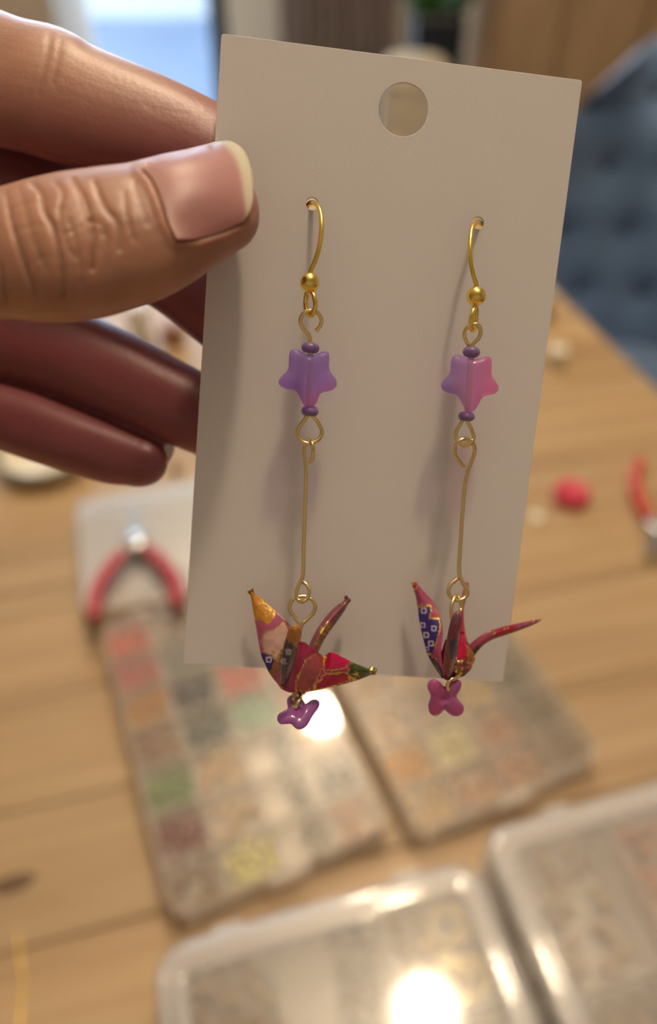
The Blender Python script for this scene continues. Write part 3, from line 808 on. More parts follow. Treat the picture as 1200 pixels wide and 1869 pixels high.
# nail plate outline of the thumb (pixels)
N_CUT = [(260, 308), (280, 332), (297, 372), (308, 408), (324, 437)]
N_FREE = [(390, 259), (420, 257), (444, 272), (458, 302), (463, 342), (459, 380), (444, 405)]
N_TOP = [(260, 308), (320, 279), (390, 259)]
N_BOT = [(324, 437), (360, 437), (402, 425), (444, 405)]
npoly = N_CUT[::-1] + N_TOP[1:] + N_FREE[1:] + N_BOT[::-1][1:]
disp = np.zeros(nv)                              # along the normal, metres
dn = dist_line(npoly, X, Y, True)
inn = inside(npoly, X, Y)
sdn = np.where(inn, -dn, dn)
disp += np.where(thumb, -0.0006 / (1 + np.exp(np.clip(sdn / 2.0, -30, 30))) * front, 0)
rim_d = dist_line(N_CUT + N_BOT, X, Y)
disp += np.where(thumb & ~inn, 0.00038 * np.exp(-((rim_d - 9) / 8.0) ** 2) * front, 0)
creases = [([(60, 334), (74, 352), (80, 384), (98, 420), (110, 480), (116, 545)], 0.00042, 5.0), ([(132, 326), (152, 360), (164, 400), (171, 440), (168, 492)], 0.00040, 4.5),
           ([(10, 352), (18, 400), (26, 430), (46, 490), (66, 545)], 0.00036, 5.0), ([(172, 330), (190, 376), (214, 408), (220, 456)], 0.00026, 4.5),
           ([(100, 330), (114, 352), (108, 384), (118, 430), (136, 470)], 0.00022, 3.5), ([(-30, 370), (-20, 430), (0, 500), (10, 550)], 0.00036, 5),
           ([(80, 384), (104, 378), (132, 386), (150, 378)], 0.00007, 3.0), ([(26, 425), (52, 412), (80, 410)], 0.00007, 3.0), ([(96, 420), (120, 424), (150, 414)], 0.00007, 3.0),
           ([(18, 385), (44, 372), (72, 366)], 0.00007, 3.0), ([(46, 490), (76, 470), (108, 472)], 0.00007, 3.5), ([(164, 400), (186, 412), (200, 440)], 0.00014, 3.0),
           ([(36, 345), (48, 392), (60, 436), (84, 492)], 0.00018, 4.0), ([(122, 392), (134, 430), (146, 470), (150, 520)], 0.00016, 4.0), ([(186, 420), (194, 452), (196, 490)], 0.00012, 4.0), ([(226, 350), (232, 400), (246, 440)], 0.00012, 4.0), ([(244, 330), (256, 372), (270, 410)], 0.00012, 3.5)]
for pts, am, sg in creases:
    dl_ = dist_line(spline(pts, 5), X, Y)
    disp += np.where(thumb, -1.5 * am * np.exp(-(dl_ / (0.8 * sg)) ** 2) * front, 0)
# creases across the index finger's middle joint and side
index = (Zd > 0.0985) & (Zd < 0.118) & (Y < 340) & (X < 420)
for pts, am, sg in [([(92, 62), (84, 110), (70, 170)], 0.00012, 7), ([(112, 60), (106, 100), (96, 150)], 0.00009, 6), ([(262, 190), (300, 202), (340, 208)], 0.00004, 4), ([(270, 200), (310, 214)], 0.00003, 4)]:
    dl_ = dist_line(spline(pts, 5), X, Y)
    disp += np.where(index, -am * np.exp(-(dl_ / sg) ** 2) * front, 0)
P2 = P + NRM * disp[:, None]
hand_me.vertices.foreach_set('co', P2.astype(np.float32).ravel()); hand_me.update()
hand_me.polygons.foreach_set('use_smooth', [True] * len(hand_me.polygons))
# pinker finger tips
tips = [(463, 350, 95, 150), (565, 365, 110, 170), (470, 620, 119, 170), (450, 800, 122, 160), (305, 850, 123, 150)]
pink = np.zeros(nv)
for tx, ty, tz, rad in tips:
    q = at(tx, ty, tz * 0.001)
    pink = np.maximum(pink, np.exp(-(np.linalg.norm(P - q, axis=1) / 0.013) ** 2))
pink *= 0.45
rest = ~((Zd < 0.1010) & (Y > 200)) & (X > -300)                # four fingers' inner sides pinker, their shade painted in as maroon; thumb's back tan
flush_shade = np.clip((Y - 110) / 170, 0, 1) * 0.9
pink = np.maximum(pink, np.where(rest, flush_shade, 0))
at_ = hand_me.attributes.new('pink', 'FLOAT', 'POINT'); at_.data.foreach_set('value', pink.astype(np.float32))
m = mat('skin', (0.5, 0.3, 0.2, 1), 0.40)
b = bsdf(m)
b.inputs['Subsurface Weight'].default_value = 0.8
b.inputs['Subsurface Radius'].default_value = (1.0, 0.32, 0.18)
b.inputs['Subsurface Scale'].default_value = 0.0024
tc = N(m, 'ShaderNodeTexCoord'); nz = N(m, 'ShaderNodeTexNoise'); nz.inputs['Scale'].default_value = 140; nz.inputs['Detail'].default_value = 3
L(m, tc.outputs['Object'], nz.inputs['Vector'])
r1 = ramp(m, [(0.3, (0.38, 0.19, 0.125, 1)), (0.7, (0.45, 0.24, 0.16, 1))], nz.outputs[0])
aa = N(m, 'ShaderNodeAttribute', attribute_name='pink')
mx = N(m, 'ShaderNodeMix', data_type='RGBA'); mx.inputs['B'].default_value = (0.235, 0.058, 0.078, 1)  # finger maroon, darkened so the skin colour carries the shade
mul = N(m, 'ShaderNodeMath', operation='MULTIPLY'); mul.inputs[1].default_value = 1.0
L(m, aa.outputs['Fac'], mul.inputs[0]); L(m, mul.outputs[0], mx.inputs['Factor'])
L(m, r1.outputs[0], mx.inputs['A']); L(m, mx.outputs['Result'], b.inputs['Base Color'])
vo = N(m, 'ShaderNodeTexVoronoi'); vo.inputs['Scale'].default_value = 1500
nf = N(m, 'ShaderNodeTexNoise'); nf.inputs['Scale'].default_value = 900; nf.inputs['Detail'].default_value = 4
L(m, tc.outputs['Object'], vo.inputs['Vector']); L(m, tc.outputs['Object'], nf.inputs['Vector'])
sm = N(m, 'ShaderNodeMath', operation='ADD'); L(m, vo.outputs[0], sm.inputs[0]); L(m, nf.outputs[0], sm.inputs[1])
bp = N(m, 'ShaderNodeBump'); bp.inputs['Strength'].default_value = 0.16; bp.inputs['Distance'].default_value = 0.00012
L(m, sm.outputs[0], bp.inputs['Height']); L(m, bp.outputs[0], b.inputs['Normal'])
M['skin'] = m
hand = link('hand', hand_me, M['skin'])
tag(hand, 'left hand of a person pinching the card between thumb and fingers', 'hand')
# nails
def coons(cl, cr, ct, cb, nu, nv_):
    def samp(c_, n):
        s = spline(c_, 12); dd = np.r_[0, np.cumsum(np.linalg.norm(np.diff(s, axis=0), axis=1))]
        t = np.linspace(0, dd[-1], n); return np.stack([np.interp(t, dd, s[:, k]) for k in range(s.shape[1])], 1)
    l_, r_, t_, b_ = samp(cl, nv_), samp(cr, nv_), samp(ct, nu), samp(cb, nu)
    G = np.zeros((nv_, nu, 2))
    for j in range(nv_):
        v = j / (nv_ - 1)
        for i in range(nu):
            u = i / (nu - 1)
            G[j, i] = (1 - u) * l_[j] + u * r_[j] + (1 - v) * t_[i] + v * b_[i] - ((1 - u) * (1 - v) * t_[0] + u * (1 - v) * t_[-1] + (1 - u) * v * b_[0] + u * v * b_[-1])
    return G
bvh = BVHTree.FromPolygons([tuple(p_) for p_ in P], [tuple(p_.vertices) for p_ in hand_me.polygons])
def sheet_grid(name, pts_f, pts_b, nu, nv_):
    V = list(pts_f.reshape(-1, 3)) + list(pts_b.reshape(-1, 3)); n = nu * nv_; Fc = []
    for j in range(nv_ - 1):
        for i in range(nu - 1):
            a = j * nu + i
            Fc.append((a, a + nu, a + nu + 1, a + 1)); Fc.append((n + a, n + a + 1, n + a + nu + 1, n + a + nu))
    rg_ = [i for i in range(nu)] + [j * nu + nu - 1 for j in range(1, nv_)] + [(nv_ - 1) * nu + i for i in range(nu - 2, -1, -1)] + [j * nu for j in range(nv_ - 2, 0, -1)]
    for k in range(len(rg_)):
        a, b_ = rg_[k], rg_[(k + 1) % len(rg_)]
        Fc.append((a, b_, n + b_, n + a))
    me = mesh(name, V, Fc)
    bm = bmesh.new(); bm.from_mesh(me); bmesh.ops.recalc_face_normals(bm, faces=bm.faces); bm.to_mesh(me); bm.free()
    return me
m = mat('nail', (0.6, 0.35, 0.3, 1), 0.42, Coat_Weight=0.0, Subsurface_Weight=0.4, Subsurface_Scale=0.002)
ca_ = N(m, 'ShaderNodeAttribute', attribute_name='print'); L(m, ca_.outputs['Color'], bsdf(m).inputs['Base Color']); M['nail'] = m
def paint(me, cols):
    a = me.color_attributes.new('print', 'FLOAT_COLOR', 'POINT')
    a.data.foreach_set('color', np.asarray(cols, np.float32).ravel())
NU, NV = 40, 36
G = coons(N_CUT, N_FREE, N_TOP, N_BOT, NU, NV)
A_, B_, UU, VV = [], [], np.linspace(0, 1, NU), np.linspace(0, 1, NV)
def basis(u, v): return [1, u, v, u * v, u * u, v * v, u * v * v, v ** 3, v ** 4, u * u * v]
for j in range(3, NV - 3):
    for i in range(0, NU - 6):
        hit = bvh.ray_cast(Vector(CAM), Vector(ray(*G[j, i])).normalized())
        if hit[0] is not None:
            A_.append(basis(UU[i], VV[j])); B_.append((np.array(hit[0]) - CAM) @ FW)
co = np.linalg.lstsq(np.array(A_), np.array(B_), rcond=None)[0]
PF = np.zeros((NV, NU, 3)); PB = PF.copy(); cols = []
for j in range(NV):
    for i in range(NU):
        dep = np.dot(basis(UU[i], VV[j]), co)
        PF[j, i] = at(*G[j, i], dep - 0.00022); PB[j, i] = at(*G[j, i], dep + 0.0005)
        edge = 0.115 * (1 - abs(2 * VV[j] - 0.92) ** 3) + 0.01
        wv = 1 / (1 + math.exp(-(UU[i] - (1 - edge)) * 90))
        lun = math.exp(-((UU[i]) / 0.10) ** 2) * 0.35
        c1 = np.array([0.42, 0.195, 0.19]); c2 = np.array([0.60, 0.53, 0.42]); c3_ = np.array([0.60, 0.42, 0.34])
        c_ = c1 * (1 - lun) + c3_ * lun; c_ = c_ * (1 - wv) + c2 * wv
        cols.append((*c_, 1))
me = sheet_grid('nail', PF, PB, NU, NV); paint(me, cols + cols)
me.materials.append(M['nail'])
tag(link('nail', me, None, hand), 'pink thumbnail with a pale free edge')
# nail of the little finger, on its far side, seen edge-on
Gp = []
for j in range(14):
    t = j / 13
    row = []
    for i in range(14):
        s = i / 13
        # from the cuticle (left) to the free edge (right); across the finger
        x = 236 + 82 * s; yc = 790 + 32 * s + 8 * s * s; hwp = 36 * (1 - 0.25 * s ** 2.5)
        y = yc + hwp * (2 * t - 1) * 0.95
        xx = x - 2 - 9 * (2 * t - 1) * s - 12 * (2 * t - 1) ** 2 * s
        dep = 126.6 + 1.4 * s - 1.5 * (2 * t - 1) ** 2 - 2.4 * s * s
        row.append(at(xx, y - 2, dep * 0.001))
    Gp.append(row)
Gp = np.array(Gp)
me = sheet_grid('nail', Gp, Gp + FW * 0.0005, 14, 14)
cols = []
for j in range(14):
    for i in range(14):
        wv = 1 / (1 + math.exp(-(i / 13 - 0.6) * 25)); c_ = np.array([0.5, 0.24, 0.22]) * (1 - wv) + np.array([0.86, 0.82, 0.78]) * wv; cols.append((*c_, 1))
paint(me, cols + cols)
m, a = (lambda q: (q, N(q, 'ShaderNodeAttribute', attribute_name='print')))(mat('thin_nail', (0.8, 0.75, 0.7, 1), 0.35))
L(m, a.outputs['Color'], bsdf(m).inputs['Base Color'])
tr = N(m, 'ShaderNodeBsdfTranslucent'); L(m, a.outputs['Color'], tr.inputs[0]); mx = N(m, 'ShaderNodeMixShader')
L(m, bsdf(m).outputs[0], mx.inputs[1]); L(m, tr.outputs[0], mx.inputs[2]); L(m, mx.outputs[0], m.node_tree.nodes['Material Output'].inputs[0])
me.materials.append(m)
tag(link('nail', me, None, hand), 'pale nail tip of the little finger')

# ------------------------------------------------------------------ earrings
def W3(pts): return [cp(*p_) for p_ in pts]
def wire(name, pts, r, mt, parent, n=8, seg=10):
    return tube(name, spline(W3(pts), n), r, M[mt], parent, seg)
def ball(name, c_, r, mt, parent):
    bm = bmesh.new(); bmesh.ops.create_uvsphere(bm, u_segments=32, v_segments=20, radius=r); me = bm_mesh(name, bm, True)
    me.transform(Matrix.Translation(Vector(cp(*c_))))
    return link(name, me, M[mt], parent)
def seed_bead(c_, wpx, hpx, parent):
    o = cp(*c_); k = 0.0000785
    rm = hpx / 2 * k; R_ = wpx / 2 * k - rm
    V, Fc = tube_data([o + R_ * (math.cos(a) * CA + math.sin(a) * CN) for a in np.linspace(0, 2 * math.pi, 28, endpoint=False)], rm, 16, True)
    return link('seed_bead', mesh('seed_bead', V, Fc), M['seed'], parent)
def puffy(name, outline, off, half_mm, parent, mt, colour, tilt=(0, 0), dents=(), seg=3, rings=14, prof=2.6):
    """rounded pillow over a pixel outline; half_mm thick each way; colour(px, py) -> linear rgb"""
    o2 = np.array(outline, float)
    o2 = spline(np.vstack([o2, o2[:1]]), seg)[:-1]
    # smooth closed
    for _ in range(2): o2 = 0.5 * o2 + 0.25 * (np.roll(o2, 1, 0) + np.roll(o2, -1, 0))
    c_ = o2.mean(0); n = len(o2)
    V, cols, Fc = [], [], []
    idx = {}
    ts = [math.sin(math.pi / 2 * k / rings) for k in range(rings + 1)]
    for sgn in (1, -1):
        for r_i, t in enumerate(ts):
            if r_i == 0:
                q = c_[None, :]
            else:
                q = c_ + (o2 - c_) * t
            for k in range(len(q)):
                if sgn == -1 and r_i == rings:
                    idx[(sgn, r_i, k)] = idx[(1, r_i, k)]; continue
                h = half_mm * (1 - t ** prof) ** (1 / prof)
                for (dx_, dy_, dr_, da_) in dents:
                    h -= da_ * math.exp(-((q[k][0] - dx_) ** 2 + (q[k][1] - dy_) ** 2) / dr_ ** 2)
                h = max(h, 0.0)
                of = off + tilt[0] * (q[k][0] - c_[0]) + tilt[1] * (q[k][1] - c_[1]) + sgn * h
                idx[(sgn, r_i, k)] = len(V)
                V.append(cp(q[k][0], q[k][1], of)); cols.append((*colour(q[k][0], q[k][1]), 1))
        for k in range(n):
            k2 = (k + 1) % n
            f = (idx[(sgn, 0, 0)], idx[(sgn, 1, k)], idx[(sgn, 1, k2)]); Fc.append(f if sgn == 1 else f[::-1])
            for r_i in range(1, rings):
                f = (idx[(sgn, r_i, k)], idx[(sgn, r_i + 1, k)], idx[(sgn, r_i + 1, k2)], idx[(sgn, r_i, k2)]); Fc.append(f if sgn == 1 else f[::-1])
    me = mesh(name, V, Fc); paint(me, cols); 
    bm = bmesh.new(); bm.from_mesh(me); bmesh.ops.recalc_face_normals(bm, faces=bm.faces); bm.to_mesh(me); bm.free()
    me.materials.append(mt)
    return link(name, me, None, parent)
def print_mat(name, rough, **kw):
    m = mat(name, (0.5, 0.5, 0.5, 1), rough, **kw)
    a = N(m, 'ShaderNodeAttribute', attribute_name='print'); L(m, a.outputs['Color'], bsdf(m).inputs['Base Color'])
    return m, a
M['seed'] = noise_mat('seed_bead', (0.20, 0.115, 0.33, 1), (0.26, 0.155, 0.40, 1), 900, 0.35, Coat_Weight=0.6)
# star bead: tinted glass, part of the light going straight through
m, a = print_mat('star_glass', 0.05, Transmission_Weight=0.0, IOR=1.5, Coat_Weight=1.0)
wh = N(m, 'ShaderNodeMix', data_type='RGBA'); wh.inputs['Factor'].default_value = 0.48; wh.inputs['B'].default_value = (1, 1, 1, 1)
L(m, a.outputs['Color'], wh.inputs['A'])
tr = N(m, 'ShaderNodeBsdfTransparent'); L(m, wh.outputs['Result'], tr.inputs[0])
mx = N(m, 'ShaderNodeMixShader'); mx.inputs[0].default_value = 0.27
L(m, tr.outputs[0], mx.inputs[1]); L(m, bsdf(m).outputs[0], mx.inputs[2]); L(m, mx.outputs[0], m.node_tree.nodes['Material Output'].inputs[0])
M['star'] = m
m, a = print_mat('flower_glass', 0.08, Transmission_Weight=0.2, IOR=1.5, Coat_Weight=1.0)
tr = N(m, 'ShaderNodeBsdfTranslucent'); L(m, a.outputs['Color'], tr.inputs[0])
mx = N(m, 'ShaderNodeMixShader'); mx.inputs[0].default_value = 0.55
L(m, tr.outputs[0], mx.inputs[1]); L(m, bsdf(m).outputs[0], mx.inputs[2]); L(m, mx.outputs[0], m.node_tree.nodes['Material Output'].inputs[0])
M['flower'] = m
M['bore'] = clear_mix('bead_bore', (0.97, 0.94, 0.95, 1), 0.45, 0.2)
# varnished patterned paper with gold lines
m, a = print_mat('washi_paper', 0.32, Coat_Weight=1.0, Coat_Roughness=0.06)
g_ = N(m, 'ShaderNodeAttribute', attribute_name='gold')
gl = N(m, 'ShaderNodeBsdfPrincipled'); gl.inputs['Base Color'].default_value = (0.80, 0.55, 0.16, 1); gl.inputs['Metallic'].default_value = 1.0; gl.inputs['Roughness'].default_value = 0.3
tr = N(m, 'ShaderNodeBsdfTranslucent'); L(m, a.outputs['Color'], tr.inputs[0])
m1 = N(m, 'ShaderNodeMixShader'); m1.inputs[0].default_value = 0.22; m2 = N(m, 'ShaderNodeMixShader')
L(m, bsdf(m).outputs[0], m1.inputs[1]); L(m, tr.outputs[0], m1.inputs[2])
L(m, g_.outputs['Fac'], m2.inputs[0]); L(m, m1.outputs[0], m2.inputs[1]); L(m, gl.outputs[0], m2.inputs[2])
L(m, m2.outputs[0], m.node_tree.nodes['Material Output'].inputs[0])
M['washi'] = m

def vnoise(X, Y, s, seed=0):
    X, Y = X / s, Y / s
    xi, yi = np.floor(X).astype(int), np.floor(Y).astype(int); fx, fy = X - xi, Y - yi
    def h(i, j):
        q = np.sin(i * 127.1 + j * 311.7 + seed * 74.7) * 43758.5453; return q - np.floor(q)
    fx = fx * fx * (3 - 2 * fx); fy = fy * fy * (3 - 2 * fy)
    return (h(xi, yi) * (1 - fx) + h(xi + 1, yi) * fx) * (1 - fy) + (h(xi, yi + 1) * (1 - fx) + h(xi + 1, yi + 1) * fx) * fy
def pattern(X, Y, base, patches, rings=(), glit=(), goldw=1.25):
    """print of a paper sheet: patches = (polygon, rgb, outlined); rings = little white squares with a hole; glit = gold dusted spots"""
    C_ = np.tile(np.array(lin(*base)[:3]), (len(X), 1)); gold = np.zeros(len(X))
    C_ *= (0.86 + 0.28 * vnoise(X, Y, 5, 3))[:, None]
    wob = (vnoise(X, Y, 4, 1) - 0.5) * 4
    for poly, rgb, outl in patches:
        q = inside(poly, X + wob, Y + wob * 0.7)
        C_[q] = np.array(lin(*rgb)[:3]) * (0.85 + 0.3 * vnoise(X[q], Y[q], 6, 5))[:, None]
        if outl:
            d_ = dist_line(poly, X + wob, Y + wob * 0.7, True)
            gold = np.where(q, 0, gold)
            gold = np.maximum(gold, (d_ < goldw * (0.5 + vnoise(X, Y, 3, 9))).astype(float) * (vnoise(X, Y, 7, 2) > 0.22))
    for (rx, ry, rs) in rings:
        d_ = np.hypot(X - rx, Y - ry) * (1 + 0.12 * np.cos(4 * np.arctan2(Y - ry, X - rx)))
        q = (d_ < rs) & (d_ > rs * 0.48)
        C_[q] = np.array(lin(205, 195, 215)[:3]); gold[q] = 0
    for (gx, gy, gs, dens) in glit:
        q = (np.hypot(X - gx, Y - gy) < gs) & (vnoise(X, Y, 2.2, 4) > 1 - dens)
        gold[q] = 1
    return C_, gold
def loft(name, left, right, parent, pat, nu=30, nv_=80, thick=0.45, bulge=0.0, label=None):
    """paper sheet between two edges given as (px, py, mm in front of the card), tip to base"""
    Ls, Rs = np.array(left, float), np.array(right, float)
    def rs(E):
        s = spline(E, 10) if len(E) > 2 else E
        k = np.linspace(0, len(s) - 1, nv_); i0 = np.clip(np.floor(k).astype(int), 0, len(s) - 2); f = (k - i0)[:, None]
        return s[i0] * (1 - f) + s[i0 + 1] * f
    Ls, Rs = rs(Ls), rs(Rs)
    us = np.linspace(0, 1, nu)
    G = Ls[:, None, :] * (1 - us)[None, :, None] + Rs[:, None, :] * us[None, :, None]
    G[:, :, 2] += bulge * np.sin(math.pi * us)[None, :]
    PF = np.array([[cp(*g) for g in row] for row in G])
    du = np.gradient(PF, axis=1); dv = np.gradient(PF, axis=0)
    nn = np.cross(du, dv); ln = np.linalg.norm(nn, axis=2, keepdims=True); nn = np.where(ln > 1e-14, nn / np.maximum(ln, 1e-14), CN)
    nn = np.where((nn @ CN)[:, :, None] < 0, -nn, nn)
    PB = PF - nn * thick * 0.001
    me = sheet_grid(name, PF, PB, nu, nv_)
    Xp, Yp = G[:, :, 0].ravel(), G[:, :, 1].ravel()
    C_, gold = pat(Xp, Yp)
    cols = np.hstack([C_, np.ones((len(C_), 1))]); paint(me, np.vstack([cols, cols]))
    ga = me.attributes.new('gold', 'FLOAT', 'POINT'); ga.data.foreach_set('value', np.r_[gold, gold].astype(np.float32))
    me.materials.append(M['washi'])
    o = link(name, me, None, parent)
    if label: o['label'] = label
    return o
def spike(name, pts, parent, pat, label=None, seg=20, flat=0.7):
    """folded paper spike: (px, py, off mm, half width px)"""
    S_ = spline(pts, 10)
    V, Fc = [], []
    n = len(S_)
    d_ = np.gradient(S_[:, :3], axis=0)
    XY = []
    for i, (x, y, of, hw) in enumerate(S_):
        c_ = cp(x, y, of)
        t = cp(x + d_[i][0], y + d_[i][1], of + d_[i][2]) - c_; t /= np.linalg.norm(t)
        s1 = np.cross(t, CN); s1 /= np.linalg.norm(s1); s2 = np.cross(s1, t)
        r_ = hw * 0.0000785
        for k in range(seg):
            a = 2 * math.pi * k / seg
            rr = r_ * (1 - 0.25 * abs(math.sin(2 * a)))        # creased, four-edged section
            v = c_ + s1 * rr * math.cos(a) + s2 * rr * flat * math.sin(a)
            V.append(v); px_, py_, _ = to_px(v); XY.append((px_, py_))
    for i in range(n - 1):
        for k in range(seg):
            k2 = (k + 1) % seg
            Fc.append((i * seg + k, i * seg + k2, (i + 1) * seg + k2, (i + 1) * seg + k))
    Fc.append(tuple(range(seg))[::-1]); Fc.append(tuple((n - 1) * seg + k for k in range(seg)))
    me = mesh(name, V, Fc)
    XY = np.array(XY); C_, gold = pat(XY[:, 0], XY[:, 1])
    paint(me, np.hstack([C_, np.ones((len(C_), 1))]))
    ga = me.attributes.new('gold', 'FLOAT', 'POINT'); ga.data.foreach_set('value', gold.astype(np.float32))
    me.materials.append(M['washi'])
    o = link(name, me, None, parent)
    if label: o['label'] = label
    return o
def hull(name, pts, parent, pat):
    bm = bmesh.new()
    for p_ in pts: bm.verts.new(cp(*p_))
    bmesh.ops.convex_hull(bm, input=bm.verts)
    for v in [v for v in bm.verts if not v.link_faces]: bm.verts.remove(v)
    bmesh.ops.subdivide_edges(bm, edges=bm.edges[:], cuts=10, use_grid_fill=True)
    bmesh.ops.triangulate(bm, faces=bm.faces[:])
    me = bm_mesh(name, bm)
    XY = np.array([to_px(np.array(v.co))[:2] for v in me.vertices])
    C_, gold = pat(XY[:, 0], XY[:, 1])
    paint(me, np.hstack([C_, np.ones((len(C_), 1))]))
    ga = me.attributes.new('gold', 'FLOAT', 'POINT'); ga.data.foreach_set('value', gold.astype(np.float32))
    me.materials.append(M['washi'])
    return link(name, me, None, parent)
def Z(pts, s=4.0, ox=420, oy=1030): return [(x / s + ox, y / s + oy) for x, y in pts]
def Z3(pts, s=4.0, ox=420, oy=1030): return [(x / s + ox, y / s + oy) + tuple(r) for x, y, *r in pts]

# ---- left earring
e = empty('earring', cp(566, 516, 5.6)); tag(e, 'gold hook earring with purple star bead and crane with spread yellow-tipped wing', 'earring', 'crane earrings on the card')
EL = e
hk = wire('ear_hook', [(552, 410, -1.2), (556, 388, -1.4), (563, 374, -1.0), (570, 370, 0.4), (578, 373, 2.2), (585, 386, 3.8), (587.5, 408, 4.8), (586, 435, 5.3), (581, 460, 5.6), (574, 480, 5.6), (568, 493, 5.6), (566, 510, 5.6)], 0.00034, 'gold', e)
ball('hook_ball', (566, 516, 5.6), 0.00133, 'gold', e)
wire('hook_loop', [(565, 528, 5.6), (573, 540, 6.5), (576, 558, 6.7), (570, 575, 6.2), (562, 572, 5.2), (558, 555, 4.7), (560, 538, 5.0), (564, 528, 5.5)], 0.00034, 'gold', e)
wire('eye_pin', [(577, 604, 5.2), (585, 595, 5.3), (587, 583, 5.5), (580, 571, 5.8), (567, 567, 6.0), (554, 573, 6.0), (549, 586, 5.9), (553, 598, 5.7), (562, 608, 5.6), (566, 618, 5.6), (567, 632, 5.6), (567, 660, 5.6), (566, 700, 5.6), (565, 740, 5.6), (564, 752, 5.6), (558, 764, 5.6), (546, 780, 5.6), (544, 795, 5.7), (554, 807, 5.9), (569, 809, 6.0), (583, 801, 5.8), (588, 787, 5.5), (581, 771, 5.3), (571, 758, 5.3), (568, 750, 5.3)], 0.00031, 'brass', e)
seed_bead((567, 635, 5.6), 32, 18, e); seed_bead((566, 750.5, 5.6), 31, 18, e)
def star_col(c1, c2, c3, ax):
    c1, c2, c3 = (np.array(lin(*c_)[:3]) for c_ in (c1, c2, c3))
    def f(x, y):
        t = min(max((ax[0] * (x - ax[2]) + ax[1] * (y - ax[3])), -1), 1)
        return c2 + (c3 - c2) * t if t > 0 else c2 + (c1 - c2) * -t
    return f
puffy('star_bead', [(565, 651), (551, 642), (540, 636), (531, 639), (527, 650), (527, 672), (521, 680), (511, 690), (508, 698), (513, 706), (524, 710), (538, 712), (546, 722), (552, 736), (558, 743), (566, 745), (574, 742), (580, 732), (584, 721), (590, 716), (603, 714), (613, 708), (616, 699), (612, 689), (604, 680), (601, 670), (602, 652), (600, 643), (592, 641), (580, 645)], 5.6, 1.75, e, M['star'], star_col((186, 150, 240), (196, 146, 246), (246, 136, 226), (0.004, 0.018, 562, 700)), prof=3.6)
wire('bore', [(566.5, 646, 5.6), (566, 700, 5.6), (565, 743, 5.6)], 0.00048, 'bore', e)
wire('long_pin', [(564, 844, 6.6), (570, 839, 6.9), (572, 824, 7.0), (570, 809, 6.7), (564, 802, 5.6), (558, 808, 4.8), (556, 825, 4.8), (558, 846, 5.2), (559, 870, 5.4), (557, 930, 5.6), (555, 990, 5.8), (554, 1040, 6.0), (551, 1058, 6.0), (543, 1074, 6.0), (541, 1087, 6.1), (546, 1096, 6.4), (553, 1098, 6.8), (561, 1092, 6.6), (565, 1078, 6.2), (560, 1067, 5.8), (553, 1062, 5.5)], 0.00031, 'brass', e)
wire('crane_pin', [(552, 1141, 7.0), (547, 1137, 6.8), (533, 1119, 6.4), (529, 1106, 6.2), (535, 1094, 6.0), (546, 1089, 5.8), (559, 1089, 5.8), (570, 1095, 6.0), (576, 1107, 6.2), (571, 1120, 6.4), (560, 1131, 6.7), (550, 1142, 7.0), (545, 1170, 7.0), (540, 1220, 7.0), (538, 1262, 7.0), (535, 1270, 7.4)], 0.00031, 'brass', e)
cr = empty('paper_crane', cp(530, 1250, 7)); cr.parent = e; cr.matrix_parent_inverse = e.matrix_basis.inverted()
def sub(parent):                              # parts of the crane
    return parent
patLW = lambda X, Y: pattern(X, Y, (186, 88, 128), [
    (Z([(130, 170), (215, 240), (325, 330), (315, 395), (275, 440), (225, 400), (170, 400), (130, 260)]), (222, 148, 38), True),
    (Z([(250, 490), (330, 480), (390, 430), (420, 480), (410, 560), (370, 640), (345, 700), (250, 640), (235, 560)]), (214, 176, 164), True),
    (Z([(200, 640), (300, 660), (320, 700), (300, 790), (260, 790), (210, 700)]), (52, 34, 128), False),
    (Z([(310, 730), (370, 640), (400, 560), (420, 600), (370, 760), (320, 830), (285, 820)]), (158, 100, 56), False),
    (Z([(420, 560), (470, 600), (460, 720), (420, 820), (370, 810), (360, 720)]), (44, 34, 104), False)],
    rings=[(491, 1204, 6.0), (525, 1191, 5.5), (517, 1207, 5.0)], glit=[(480, 1112, 16, 0.3), (505, 1185, 10, 0.25), (470, 1130, 8, 0.3)])
loft('wing', [(456, 1077, 3.0), (466, 1135, 4.6), (476, 1192, 6.2), (484, 1212, 6.8), (494, 1232, 7.4), (514, 1257, 8.2)], [(457.5, 1077, 3.0), (478, 1093, 3.6), (502, 1114, 4.4), (530, 1142, 6.0), (536, 1172, 7.6), (534, 1205, 8.6), (520, 1258, 9.0)], cr, patLW, 44, 110, 0.5, 0.5, 'wing with yellow tip, white petal and blue dots')
patRW = lambda X, Y: pattern(X, Y, (190, 52, 100), [
    (Z([(530, 560), (600, 600), (670, 650), (600, 700), (500, 790), (460, 860), (470, 720)]), (186, 30, 88), False),
    (Z([(480, 870), (560, 690), (640, 650), (690, 680), (660, 800), (600, 920), (480, 930)]), (196, 92, 104), True),
    (Z([(690, 700), (740, 630), (880, 700), (850, 760), (690, 780)]), (214, 8, 92), True),
    (Z([(640, 860), (700, 800), (850, 790), (880, 850), (700, 905), (610, 920)]), (206, 6, 84), True),
    (Z([(880, 720), (940, 710), (1090, 770), (1060, 830), (910, 860), (865, 800)]), (66, 92, 40), True)], glit=[(647, 1234, 9, 0.4), (683, 1226, 8, 0.5), (655, 1215, 8, 0.2)])
